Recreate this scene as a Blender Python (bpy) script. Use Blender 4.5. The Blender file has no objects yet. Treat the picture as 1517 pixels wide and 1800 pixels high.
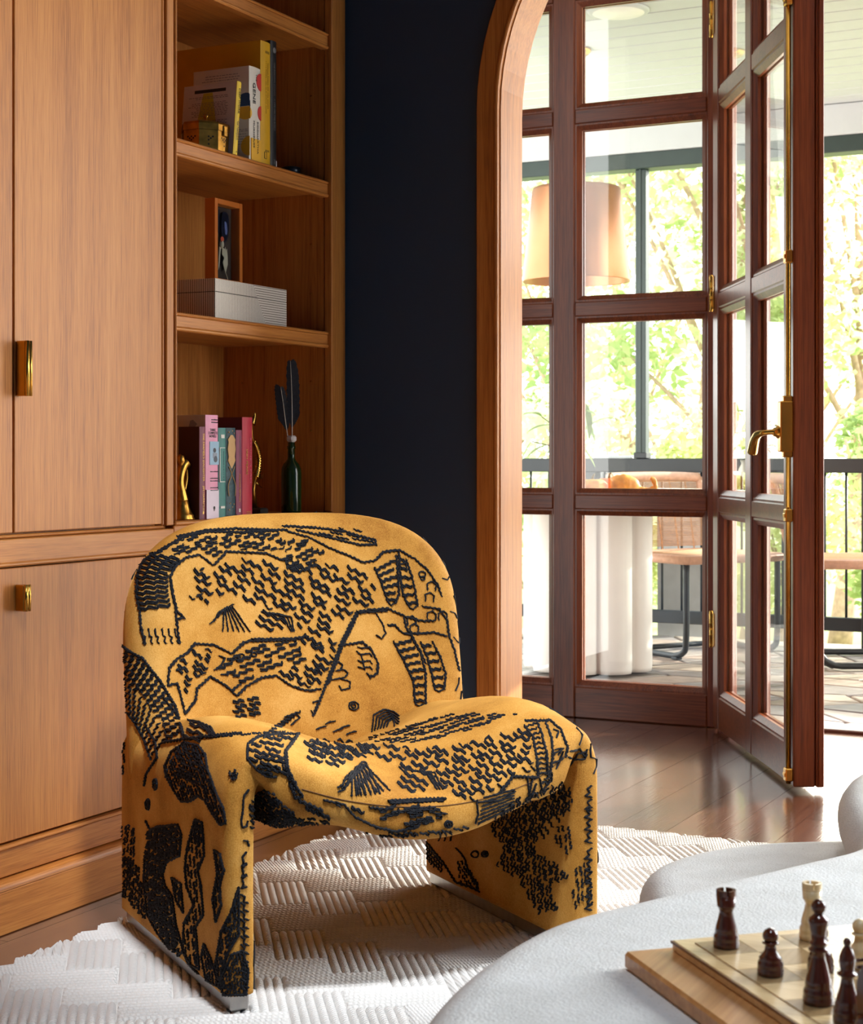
import bpy, math, random
from mathutils import Vector, Matrix, noise
from mathutils.bvhtree import BVHTree
from math import sin, cos, pi, radians, sqrt, atan2

random.seed(7)
sc = bpy.context.scene
COL = sc.collection

# ------------------------------------------------------------------ camera
# Room axes: the built-in cabinet runs along Y on the left (X = -2.21), the navy wall with the arch is Y = 3.877.
HC = 0.92            # camera height
FPX = 2950.0         # focal length in pixels of the 1517 x 1800 frame
CX, HY = 758.5, 804.0
YAW = math.atan2(2247 - CX, FPX)
SY, CY = sin(YAW), cos(YAW)
cam_d = bpy.data.cameras.new('camera')
cam = bpy.data.objects.new('camera', cam_d)
COL.objects.link(cam)
cam.location = (0, 0, HC)
cam.rotation_euler = (pi / 2, 0, YAW)
cam_d.sensor_fit = 'VERTICAL'
cam_d.sensor_height = 36.0
cam_d.sensor_width = 36.0 * 1517 / 1800
cam_d.lens = FPX / 1800 * 36.0
cam_d.shift_y = (HY - 900.0) / 1800.0
cam_d.clip_start = 0.05
cam_d.clip_end = 200
cam_d.dof.use_dof = True
cam_d.dof.focus_distance = 3.3
cam_d.dof.aperture_fstop = 14.0
sc.camera = cam

# ------------------------------------------------------------------ light
w = bpy.data.worlds.new('sky')
sc.world = w
w.use_nodes = True
nt = w.node_tree
bg = nt.nodes['Background']
tc = nt.nodes.new('ShaderNodeTexCoord')
sep = nt.nodes.new('ShaderNodeSeparateXYZ')
rmp = nt.nodes.new('ShaderNodeValToRGB')
nt.links.new(tc.outputs['Generated'], sep.inputs[0])
nt.links.new(sep.outputs['Z'], rmp.inputs[0])
rmp.color_ramp.elements[0].position = 0.0
rmp.color_ramp.elements[0].color = (1.0, 0.985, 0.95, 1)
rmp.color_ramp.elements[1].position = 0.9
rmp.color_ramp.elements[1].color = (0.80, 0.90, 1.0, 1)
nt.links.new(rmp.outputs[0], bg.inputs['Color'])
bg.inputs['Strength'].default_value = 4.4

def add_light(name, kind, loc, direction, **kw):
    d = bpy.data.lights.new(name, kind)
    o = bpy.data.objects.new(name, d)
    COL.objects.link(o)
    o.location = loc
    o.rotation_euler = Vector(direction).to_track_quat('-Z', 'Y').to_euler()
    for k, v in kw.items():
        setattr(d, k, v)
    return o

add_light('sun', 'SUN', (4, 14, 10), (-0.60, -1.0, -0.475), energy=9.0, angle=radians(1.2), color=(1.0, 0.93, 0.80))
# daylight: sky light entering by the glazed garden front, and by an assumed, unseen window right of the arch
add_light('daylight_garden_front', 'AREA', (-0.68, 5.66, 1.35), (-0.35, -1, -0.12), shape='RECTANGLE',
          size=1.9, size_y=2.5, energy=82.0, color=(1.0, 0.94, 0.86))
add_light('daylight_assumed_window', 'AREA', (1.4, 3.93, 1.5), (-0.25, -1, -0.12), shape='RECTANGLE',
          size=2.1, size_y=1.9, energy=195.0, color=(0.93, 0.97, 1.0))

# two added, unseen fill spots under the ceiling, brightening armchair, rug and table
def downlight(loc, target, energy, cone):
    o = add_light('added_fill_spot', 'SPOT', loc, Vector(target) - Vector(loc), energy=energy, color=(0.88, 0.94, 1.0), spot_size=radians(cone), spot_blend=0.9, shadow_soft_size=0.14)
FILL_SPOTS = [(-0.70, 1.75, 2.70), (-0.10, 0.9, 2.70)]
downlight(FILL_SPOTS[0], (-1.55, 2.70, 0.42), 360.0, 34)
downlight(FILL_SPOTS[1], (-0.45, 1.75, 0.4), 60.0, 50)

sc.view_settings.view_transform = 'Standard'
sc.view_settings.look = 'None'
sc.view_settings.gamma = 1.0
sc.view_settings.use_curve_mapping = False
sc.view_settings.exposure = 0.34
try:
    sc.cycles.use_denoising = True
    sc.cycles.max_bounces = 10
    sc.cycles.transparent_max_bounces = 16
    sc.cycles.caustics_reflective = False
    sc.cycles.caustics_refractive = False
except Exception:
    pass

# ------------------------------------------------------------------ measuring helpers (plan view)
def yat(px, X):
    """Y of the point of the vertical plane X = const that is seen at column px."""
    t = (px - CX) / FPX
    d = X / (CY * t - SY)
    return d * (SY * t + CY)

def at(px, py, d):
    t = (px - CX) / FPX
    return Vector((d * (CY * t - SY), d * (SY * t + CY), HC - (py - HY) * d / FPX))

def atz(px, py, z):
    return at(px, py, (HC - z) * FPX / (py - HY))

def aty(px, py, Y):
    t = (px - CX) / FPX
    return at(px, py, Y / (SY * t + CY))

# ------------------------------------------------------------------ mesh helpers
ROOTM = {}          # matrices of thing empties

class MB:
    def __init__(s):
        s.v = []; s.f = []; s.sm = []; s.mi = []; s.cur = 0
    def _f(s, idx, smooth=False):
        s.f.append(idx); s.sm.append(smooth); s.mi.append(s.cur)
    def box(s, x0, x1, y0, y1, z0, z1, b=0.0):
        if x0 > x1: x0, x1 = x1, x0
        if y0 > y1: y0, y1 = y1, y0
        if z0 > z1: z0, z1 = z1, z0
        b = min(b, 0.49 * min(x1 - x0, y1 - y0, z1 - z0))
        n = len(s.v)
        if b <= 0:
            s.v += [Vector(p) for p in ((x0,y0,z0),(x1,y0,z0),(x1,y1,z0),(x0,y1,z0),(x0,y0,z1),(x1,y0,z1),(x1,y1,z1),(x0,y1,z1))]
            for q in ((0,3,2,1),(4,5,6,7),(0,1,5,4),(1,2,6,5),(2,3,7,6),(3,0,4,7)):
                s._f([n + i for i in q])
            return s
        ids = {}
        lo = (x0, y0, z0); hi = (x1, y1, z1)
        for sx in (0, 1):
            for sy in (0, 1):
                for sz in (0, 1):
                    sg = (sx, sy, sz)
                    for ax in range(3):
                        p = []
                        for k in range(3):
                            base = hi[k] if sg[k] else lo[k]
                            if k != ax:
                                base += -b if sg[k] else b
                            p.append(base)
                        ids[(sg, ax)] = len(s.v)
                        s.v.append(Vector(p))
        def quad(a, b_, c, d):
            s._f([a, b_, c, d])
        for ax in range(3):
            k1, k2 = (ax + 1) % 3, (ax + 2) % 3
            for side in (0, 1):
                loop = []
                for u, vv in ((0, 0), (1, 0), (1, 1), (0, 1)):
                    sg = [0, 0, 0]; sg[ax] = side; sg[k1] = u; sg[k2] = vv
                    loop.append(ids[(tuple(sg), ax)])
                if side == 0: loop.reverse()
                s._f(loop)
        for ax in range(3):
            k1, k2 = (ax + 1) % 3, (ax + 2) % 3
            for u in (0, 1):
                for vv in (0, 1):
                    sa = [0, 0, 0]; sa[k1] = u; sa[k2] = vv
                    sb = list(sa); sb[ax] = 1
                    sa, sb = tuple(sa), tuple(sb)
                    q = [ids[(sa, k1)], ids[(sb, k1)], ids[(sb, k2)], ids[(sa, k2)]]
                    if u == vv: q.reverse()
                    s._f(q)
        for sx in (0, 1):
            for sy in (0, 1):
                for sz in (0, 1):
                    sg = (sx, sy, sz)
                    q = [ids[(sg, 0)], ids[(sg, 1)], ids[(sg, 2)]]
                    if (sx + sy + sz) % 2 == 0: q.reverse()
                    s._f(q)
        return s
    def lathe(s, prof, c=(0, 0, 0), n=24, smooth=True, ax='z', close=True, sx=1.0, sy=1.0):
        """prof: list of (r, z)."""
        st = len(s.v); m = len(prof)
        for r, z in prof:
            for i in range(n):
                a = 2 * pi * i / n
                p = Vector((r * cos(a) * sx, r * sin(a) * sy, z))
                if ax == 'x': p = Vector((p.z, p.x, p.y))
                elif ax == 'y': p = Vector((p.x, p.z, p.y))
                s.v.append(p + Vector(c))
        for j in range(m - 1):
            for i in range(n):
                k = (i + 1) % n
                s._f([st + j*n + i, st + j*n + k, st + (j+1)*n + k, st + (j+1)*n + i], smooth)
        if close:
            if prof[0][0] > 1e-6: s._f([st + i for i in range(n)][::-1])
            if prof[-1][0] > 1e-6: s._f([st + (m-1)*n + i for i in range(n)])
        return s
    def tube(s, pts, r, n=8, closed=False, cap=True, flat=1.0, up=None):
        pts = [Vector(p) for p in pts]
        m = len(pts)
        rs = r if isinstance(r, (list, tuple)) else [r] * m
        st = len(s.v)
        prev = None
        for i, p in enumerate(pts):
            if closed: t = pts[(i + 1) % m] - pts[i - 1]
            else: t = pts[min(i + 1, m - 1)] - pts[max(i - 1, 0)]
            if t.length < 1e-9: t = Vector((0, 0, 1))
            t.normalize()
            if prev is None:
                a = Vector(up) if up else (Vector((0, 0, 1)) if abs(t.z) < 0.9 else Vector((1, 0, 0)))
            else: a = prev
            nrm = a - t * a.dot(t)
            if nrm.length < 1e-6:
                nrm = t.orthogonal()
            nrm.normalize(); prev = nrm
            bn = t.cross(nrm)
            for k in range(n):
                an = 2 * pi * k / n
                s.v.append(p + (nrm * cos(an) * flat + bn * sin(an)) * rs[i])
        rng = m if closed else m - 1
        for i in range(rng):
            j = (i + 1) % m
            for k in range(n):
                l = (k + 1) % n
                s._f([st + i*n + k, st + i*n + l, st + j*n + l, st + j*n + k], True)
        if cap and not closed:
            s._f([st + k for k in range(n)][::-1]); s._f([st + (m-1)*n + k for k in range(n)])
        return s
    def prism(s, poly, o, ux, uy, uz, h, smooth=False):
        """poly of 2-D points in the plane (ux, uy) at o, extruded by h along uz."""
        o, ux, uy, uz = map(Vector, (o, ux, uy, uz))
        n = len(poly); st = len(s.v)
        for k in (0, 1):
            for a, b in poly:
                s.v.append(o + ux * a + uy * b + uz * (h * k))
        s._f([st + i for i in range(n)][::-1]); s._f([st + n + i for i in range(n)])
        for i in range(n):
            j = (i + 1) % n
            s._f([st + i, st + j, st + n + j, st + n + i], smooth)
        return s
    def loft(s, rings, closed=True, capa=True, capb=True, smooth=True):
        st = len(s.v); n = len(rings[0])
        for r in rings: s.v += [Vector(p) for p in r]
        for j in range(len(rings) - 1):
            for i in range(n if closed else n - 1):
                k = (i + 1) % n
                s._f([st + j*n + i, st + j*n + k, st + (j+1)*n + k, st + (j+1)*n + i], smooth)
        if capa: s._f([st + i for i in range(n)][::-1], smooth)
        if capb: s._f([st + (len(rings)-1)*n + i for i in range(n)], smooth)
        return s
    def tri(s, a, b, c):
        n = len(s.v); s.v += [Vector(a), Vector(b), Vector(c)]; s._f([n, n+1, n+2]); return s
    def quad(s, a, b, c, d):
        n = len(s.v); s.v += [Vector(a), Vector(b), Vector(c), Vector(d)]; s._f([n, n+1, n+2, n+3]); return s
    def xf(s, M, start=0):
        for i in range(start, len(s.v)): s.v[i] = M @ s.v[i]
        return s
    def mesh(s, name, mats, M=None):
        me = bpy.data.meshes.new(name)
        vs = s.v if M is None else [M @ p for p in s.v]
        me.from_pydata([tuple(p) for p in vs], [], s.f)
        me.polygons.foreach_set('use_smooth', s.sm)
        if not isinstance(mats, (list, tuple)): mats = [mats]
        for m in mats: me.materials.append(m)
        if len(mats) > 1: me.polygons.foreach_set('material_index', s.mi)
        me.update()
        return me
    def build(s, name, mat, parent=None, loc=None):
        """parent: a thing / part whose matrix is in ROOTM; loc: origin of a top-level mesh."""
        if parent is not None:
            Mi = ROOTM[parent.name].inverted()
            o = bpy.data.objects.new(name, s.mesh(name, mat, Mi))
            COL.objects.link(o); o.parent = parent
            ROOTM[o.name] = ROOTM[parent.name]
        else:
            L = Vector(loc) if loc is not None else Vector((0, 0, 0))
            o = bpy.data.objects.new(name, s.mesh(name, mat, Matrix.Translation(-L)))
            COL.objects.link(o); o.location = L
            ROOTM[o.name] = Matrix.Translation(L)
        return o

def tag(o, label=None, cat=None, group=None, kind=None):
    if label: o['label'] = label
    if cat: o['category'] = cat
    if group: o['group'] = group
    if kind: o['kind'] = kind
    return o

def thing(name, label, cat, loc=(0, 0, 0), rz=0.0, group=None, kind=None):
    o = bpy.data.objects.new(name, None)
    COL.objects.link(o)
    o.empty_display_size = 0.05
    o.location = loc; o.rotation_euler = (0, 0, rz)
    ROOTM[o.name] = Matrix.Translation(Vector(loc)) @ Matrix.Rotation(rz, 4, 'Z')
    return tag(o, label, cat, group, kind)

def part(name, mat, parent, *boxes, b=0.0):
    m = MB()
    for bx in boxes: m.box(*bx, b=b)
    return m.build(name, mat, parent)

def text(body, size, mat, parent, o, ux, uy, name='lettering', align='LEFT', sxy=(1, 1), ext=0.00025):
    cu = bpy.data.curves.new(name, 'FONT')
    cu.body = body; cu.size = size; cu.align_x = align; cu.align_y = 'CENTER'; cu.extrude = ext
    cu.resolution_u = 2
    ob = bpy.data.objects.new(name, cu)
    COL.objects.link(ob)
    dg = bpy.context.evaluated_depsgraph_get()
    me = bpy.data.meshes.new_from_object(ob.evaluated_get(dg))
    bpy.data.objects.remove(ob)
    ux, uy = Vector(ux).normalized(), Vector(uy).normalized()
    uz = ux.cross(uy)
    M = Matrix((( ux.x*sxy[0], uy.x*sxy[1], uz.x, o[0]), (ux.y*sxy[0], uy.y*sxy[1], uz.y, o[1]), (ux.z*sxy[0], uy.z*sxy[1], uz.z, o[2]), (0, 0, 0, 1)))
    me.transform(ROOTM[parent.name].inverted() @ M)
    me.materials.clear(); me.materials.append(mat)
    t = bpy.data.objects.new(name, me)
    COL.objects.link(t); t.parent = parent
    ROOTM[t.name] = ROOTM[parent.name]
    return t

def catmull(pts, n, closed=False):
    pts = [Vector(p) for p in pts]; m = len(pts); out = []
    segs = m if closed else m - 1
    for i in range(segs):
        if closed: p0, p1, p2, p3 = pts[i-1], pts[i], pts[(i+1) % m], pts[(i+2) % m]
        else: p0, p1, p2, p3 = pts[max(i-1, 0)], pts[i], pts[i+1], pts[min(i+2, m-1)]
        for k in range(n):
            t = k / n
            out.append(0.5 * ((2*p1) + (p2-p0)*t + (2*p0-5*p1+4*p2-p3)*t*t + (3*p1-p0-3*p2+p3)*t**3))
    if not closed: out.append(pts[-1])
    return out

# ------------------------------------------------------------------ materials
def lin(r, g, b):
    f = lambda c: (c/255/12.92) if c/255 <= 0.04045 else ((c/255 + 0.055)/1.055)**2.4
    return (f(r), f(g), f(b), 1.0)

def nmat(name):
    m = bpy.data.materials.new(name); m.use_nodes = True
    n = m.node_tree
    return m, n, n.nodes['Principled BSDF']

def link(n, a, b): n.links.new(a, b)

def node(n, kind, **kw):
    x = n.nodes.new(kind)
    for k, v in kw.items():
        if k in x.inputs: x.inputs[k].default_value = v
        else: setattr(x, k, v)
    return x

def coords(n, scale=(1, 1, 1), which='Object', rot=(0, 0, 0)):
    t = n.nodes.new('ShaderNodeTexCoord'); mp = n.nodes.new('ShaderNodeMapping')
    mp.inputs['Scale'].default_value = scale
    mp.inputs['Rotation'].default_value = rot
    link(n, t.outputs[which], mp.inputs['Vector'])
    return mp.outputs['Vector']

def ramp(n, src, stops):
    r = n.nodes.new('ShaderNodeValToRGB')
    e = r.color_ramp.elements
    while len(e) < len(stops): e.new(0.5)
    for i, (p, c) in enumerate(stops): e[i].position = p; e[i].color = c
    link(n, src, r.inputs[0])
    return r.outputs[0]

def bump(n, bs, src, strength=0.3, dist=0.002):
    b = node(n, 'ShaderNodeBump', Strength=strength, Distance=dist)
    link(n, src, b.inputs['Height'])
    link(n, b.outputs['Normal'], bs.inputs['Normal'])

def plain(name, col, rough=0.5, metal=0.0, spec=0.5, var=0.06, scale=18.0, bmp=0.0, **kw):
    m, n, b = nmat(name)
    ns = node(n, 'ShaderNodeTexNoise', Scale=scale, Detail=4.0)
    link(n, coords(n), ns.inputs['Vector'])
    lo = tuple(c * (1 - var) for c in col[:3]) + (1,); hi = tuple(min(1, c * (1 + var)) for c in col[:3]) + (1,)
    link(n, ramp(n, ns.outputs['Fac'], [(0.3, lo), (0.7, hi)]), b.inputs['Base Color'])
    b.inputs['Roughness'].default_value = rough
    b.inputs['Metallic'].default_value = metal
    b.inputs['Specular IOR Level'].default_value = spec
    if bmp: bump(n, b, ns.outputs['Fac'], bmp, 0.001)
    for k, v in kw.items(): b.inputs[k].default_value = v
    return m

def wood(name, c0, c1, c2, axis='z', rough=0.45, fine=320.0, spec=0.35, coat=0.0, rnd=0.0, bmp=0.12):
    """grain running along one axis: broad bands, fine pores, colour drift."""
    m, n, b = nmat(name)
    def sc3(cross, along):
        s = [cross] * 3; s['xyz'.index(axis)] = along
        return tuple(s)
    n1 = node(n, 'ShaderNodeTexNoise', Scale=1.0, Detail=3.0, Roughness=0.55, Distortion=0.4)
    link(n, coords(n, sc3(16, 0.9)), n1.inputs['Vector'])
    n2 = node(n, 'ShaderNodeTexNoise', Scale=1.0, Detail=2.0, Roughness=0.6)
    link(n, coords(n, sc3(fine, fine * 0.035)), n2.inputs['Vector'])
    n3 = node(n, 'ShaderNodeTexNoise', Scale=1.0, Detail=2.0)
    link(n, coords(n, sc3(90, 1.6)), n3.inputs['Vector'])
    mx = node(n, 'ShaderNodeMath', operation='MULTIPLY_ADD'); mx.inputs[1].default_value = 0.30
    link(n, n1.outputs['Fac'], mx.inputs[0])
    m2 = node(n, 'ShaderNodeMath', operation='MULTIPLY'); m2.inputs[1].default_value = 0.44
    link(n, n2.outputs['Fac'], m2.inputs[0]); link(n, m2.outputs[0], mx.inputs[2])
    m3 = node(n, 'ShaderNodeMath', operation='MULTIPLY_ADD'); m3.inputs[1].default_value = 0.30
    link(n, n3.outputs['Fac'], m3.inputs[0]); link(n, mx.outputs[0], m3.inputs[2])
    src = m3.outputs[0]
    if rnd:
        oi = n.nodes.new('ShaderNodeObjectInfo')
        m4 = node(n, 'ShaderNodeMath', operation='MULTIPLY_ADD'); m4.inputs[1].default_value = rnd
        link(n, oi.outputs['Random'], m4.inputs[0]); link(n, src, m4.inputs[2])
        src = m4.outputs[0]
        o_ = rnd / 2
    else: o_ = 0
    link(n, ramp(n, src, [(0.36 + o_, c0), (0.52 + o_, c1), (0.68 + o_, c2)]), b.inputs['Base Color'])
    b.inputs['Roughness'].default_value = rough
    b.inputs['Specular IOR Level'].default_value = spec
    if coat:
        b.inputs['Coat Weight'].default_value = coat; b.inputs['Coat Roughness'].default_value = 0.12
    bump(n, b, n2.outputs['Fac'], bmp, 0.0006)
    if coat:
        link(n, b.inputs['Normal'].links[0].from_socket, b.inputs['Coat Normal'])
    return m

OAK = [lin(150, 87, 37), lin(187, 117, 53), lin(204, 136, 66)]
oak_z = wood('oak_vertical', *OAK, axis='z')
oak_y = wood('oak_lengthwise', *OAK, axis='y')
oak_x = wood('oak_crosswise', *OAK, axis='x')
MAH = [lin(92, 40, 18), lin(128, 62, 30), lin(150, 80, 42)]
mah_z = wood('mahogany_vertical', *MAH, axis='z', rough=0.32, fine=260, spec=0.5)
mah_x = wood('mahogany_crosswise', *MAH, axis='x', rough=0.32, fine=260, spec=0.5)
floor_m = wood('dark_oak_floor', lin(52, 30, 20), lin(84, 52, 36), lin(116, 78, 58), axis='y', rough=0.24, fine=200, spec=0.9, rnd=0.16, bmp=0.35, coat=0.9)
floor_m.node_tree.nodes['Principled BSDF'].inputs['Coat IOR'].default_value = 1.75
navy = plain('navy_wall_paint', lin(34, 60, 88), 0.6, var=0.04, scale=3)
white_paint = plain('white_paint', lin(236, 232, 224), 0.6, var=0.02)
ceil_paint = plain('porch_white_paint', lin(196, 197, 196), 0.5, var=0.02)
brass = plain('brass', lin(208, 160, 74), 0.24, 1.0, var=0.12, scale=30)
brass_old = plain('aged_brass', lin(186, 134, 58), 0.3, 1.0, var=0.35, scale=45, bmp=0.25)
black_metal = plain('black_metal', lin(34, 36, 38), 0.45, var=0.1)
dark_green_metal = plain('dark_green_metal', lin(46, 58, 54), 0.4, var=0.1)
steel = plain('brushed_steel', lin(168, 166, 164), 0.34, 1.0, var=0.1, scale=60)
dark_gap = plain('dark_plank_joint', lin(40, 26, 18), 0.8)  # dark floor base that shows in the plank joints

def glass_mat(name, tint=(1, 1, 1, 1), ior=1.45):
    m = bpy.data.materials.new(name); m.use_nodes = True
    n = m.node_tree; n.nodes.clear()
    out = n.nodes.new('ShaderNodeOutputMaterial')
    tr = n.nodes.new('ShaderNodeBsdfTransparent'); tr.inputs[0].default_value = tint
    gl = n.nodes.new('ShaderNodeBsdfGlossy'); gl.inputs['Roughness'].default_value = 0.012
    lw = n.nodes.new('ShaderNodeLayerWeight'); lw.inputs['Blend'].default_value = 0.5
    pw = node(n, 'ShaderNodeMath', operation='POWER'); pw.inputs[1].default_value = 5.0
    ma = node(n, 'ShaderNodeMath', operation='MULTIPLY_ADD'); ma.inputs[1].default_value = 0.96; ma.inputs[2].default_value = 0.04
    mx = n.nodes.new('ShaderNodeMixShader')
    link(n, lw.outputs['Facing'], pw.inputs[0]); link(n, pw.outputs[0], ma.inputs[0])
    link(n, ma.outputs[0], mx.inputs[0]); link(n, tr.outputs[0], mx.inputs[1]); link(n, gl.outputs[0], mx.inputs[2])
    link(n, mx.outputs[0], out.inputs[0])
    return m
glass = glass_mat('window_glass', (0.97, 0.985, 0.975, 1))
# ================================================================== THE SETTING
# ---- floor: dark planks laid along the cabinet wall
WY = 5.56                                   # plane of the garden doors
fl = part('floor', dark_gap, None, (-2.9, 3.1, -2.8, 5.66, -0.06, -0.014)); tag(fl, 'dark stained wooden plank floor', kind='structure')
rf = random.Random(3)
PW = 0.135
i = 0; x = -2.56
while x < 1.2:
    y = -0.4 - rf.random() * 1.2
    while y < 5.62:
        L = rf.uniform(0.9, 1.9)
        y1 = min(y + L, 5.63)
        m = MB().box(x + 0.0006, x + PW - 0.0006, y + 0.0006, y1 - 0.0006, -0.014, 0.0 - rf.random() * 0.0002)
        if y1 - y > 0.1: m.build('plank', floor_m, fl)
        y = y1
    x += PW

# ---- left wall behind the cabinet, navy wall with the arch, remaining walls, ceiling
W0, W1 = 3.877, 3.992
AXL, AR, AZ = -1.754, 0.65, 1.80            # arch: left jamb, radius, spring line
AXC, AXR = AXL + AR, AXL + 2 * AR
tag(part('wall_left', white_paint, None, (-2.70, -2.60, -2.8, W1, 0, 2.8)), 'white wall behind the oak cabinet', kind='structure')
m = MB()
HO = 0.012
m.box(-2.62, AXL - HO, W0, W1, 0, 2.8)
m.box(AXR + HO, 0.3, W0, W1, 0, 2.8); m.box(2.5, 3.0, W0, W1, 0, 2.8); m.box(0.3, 2.5, W0, W1, 0, 0.5); m.box(0.3, 2.5, W0, W1, 2.5, 2.8)
N = 28
for k in range(N):
    a0 = pi - pi * k / N; a1 = pi - pi * (k + 1) / N
    R = AR + HO
    xa, za, xb, zb = AXC + R*cos(a0), AZ + R*sin(a0), AXC + R*cos(a1), AZ + R*sin(a1)
    m.prism([(xa, za), (xb, zb), (xb, 2.8), (xa, 2.8)], (0, W0, 0), (1, 0, 0), (0, 0, 1), (0, 1, 0), W1 - W0)
tag(m.build('wall_end', navy), 'navy blue wall beside the oak arch', kind='structure')

def arch_path(r):
    p = [Vector((AXC - r, 0, 0)), Vector((AXC - r, 0, AZ))]
    for k in range(1, 40): 
        a = pi - pi * k / 40; p.append(Vector((AXC + r*cos(a), 0, AZ + r*sin(a))))
    p += [Vector((AXC + r, 0, AZ)), Vector((AXC + r, 0, 0))]
    return p
def arch_sweep(prof):
    """prof: closed list of (offset outwards from the opening, Y)."""
    base = arch_path(AR); m = MB(); rings = []
    for i, p in enumerate(base):
        if i <= 1: nn = Vector((-1, 0, 0))
        elif i >= len(base) - 2: nn = Vector((1, 0, 0))
        else: nn = (p - Vector((AXC, 0, AZ))).normalized()
        rings.append([p + nn * o + Vector((0, y, 0)) for o, y in prof])
    m.loft(rings, smooth=False)
    return m
tr = thing('trim_1', 'oak arch lining and casing around the opening to the garden doors', None, (AXL, W0, 0), kind='structure')
arch_sweep([(0, W0 - 0.012), (0, W1 + 0.004), (0.012, W1 + 0.004), (0.012, W0 - 0.012)]).build('jamb_lining', oak_z, tr)
arch_sweep([(0.012, W0 - 0.02), (0.012, W0), (0.064, W0), (0.064, W0 - 0.02), (0.061, W0 - 0.023), (0.016, W0 - 0.023)]).build('casing', oak_z, tr)
arch_sweep([(0.003, W0 - 0.016), (0.003, W0 - 0.011), (0.013, W0 - 0.011), (0.013, W0 - 0.026), (0.010, W0 - 0.0285), (0.006, W0 - 0.0285), (0.003, W0 - 0.026)]).build('bead', oak_z, tr)
arch_sweep([(0.005, W1 - 0.002), (0.005, W1 + 0.018), (0.064, W1 + 0.018), (0.064, W1 - 0.002)]).build('rear_casing', oak_z, tr)

# walls outside the picture
tag(part('wall_right', navy, None, (2.8, 2.9, -2.8, W0, 0, 2.8)), 'navy wall on the right of the room, outside the picture', kind='structure')
tag(part('wall_rear', navy, None, (-2.7, 2.9, -2.7, -2.6, 0, 2.8)), 'navy wall behind the camera', kind='structure')
def simple_window(name, axis, p, u0, u1, z0, z1, cols, label):
    t = thing(name, label, None, kind='structure')
    fw = 0.05
    def bx(nm, mat, a0, a1, b0, b1, th, b=0.003):
        if axis == 'x': part(nm, mat, t, (p - th, p + th, a0, a1, b0, b1), b=b)
        else: part(nm, mat, t, (a0, a1, p - th, p + th, b0, b1), b=b)
    bx('frame_rail', white_paint, u0, u1, z0, z0 + fw, 0.03); bx('frame_rail', white_paint, u0, u1, z1 - fw, z1, 0.03)
    for k in range(cols + 1):
        c = u0 + fw/2 + (u1 - u0 - fw) * k / cols
        bx('frame_stile', white_paint, c - fw/2, c + fw/2, z0 + fw, z1 - fw, 0.03)
    for k in range(cols):
        c0 = u0 + fw + (u1 - u0 - fw) * k / cols; c1 = u0 + (u1 - u0 - fw) * (k + 1) / cols
        bx('pane', glass, c0, c1, z0 + fw, z1 - fw, 0.003, 0)
simple_window('window_1', 'y', (W0 + W1)/2, 0.3, 2.5, 0.5, 2.5, 3, 'assumed white-framed window right of the arch, outside the picture')  # assumed, unseen window, set here to light the stone table
tag(part('ceiling', navy, None, (-2.7, 2.9, -2.7, W1, 2.8, 2.9)), 'navy ceiling of the room', kind='structure')
cl_ = thing('trim_added_fill_spots', 'added rings around the unseen fill spots in the ceiling', None, (-0.4, 1.3, 2.79), kind='structure')
for q in FILL_SPOTS:  # added trim rings around the unseen fill spots
    MB().lathe([(.055, 2.772), (.075, 2.776), (.078, 2.799)], (q[0], q[1], 0), 28).build('fill_spot_ring', white_paint, cl_)
tag(part('wall_hall_left', navy, None, (-3.0, -2.9, W1, 5.66, 0, 2.9)), 'navy wall at the left of the passage behind the arch', kind='structure')
tag(part('wall_hall_right', white_paint, None, (1.1, 1.2, W1, 5.66, 0, 2.9)), 'white wall at the right of the passage behind the arch', kind='structure')
tag(part('ceiling_hall', white_paint, None, (-3.0, 1.2, W1, 5.66, 2.9, 3.0)), 'white ceiling of the passage behind the arch', kind='structure')
tag(part('wall_garden_head', white_paint, None, (-2.9, 0.36, WY - 0.04, WY + 0.06, 2.681, 2.9)), 'white wall above the garden doors', kind='structure')
tag(part('wall_garden', white_paint, None, (0.36, 1.2, WY - 0.04, WY + 0.06, 0, 2.9)), 'white wall beside the garden doors', kind='structure')

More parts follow.
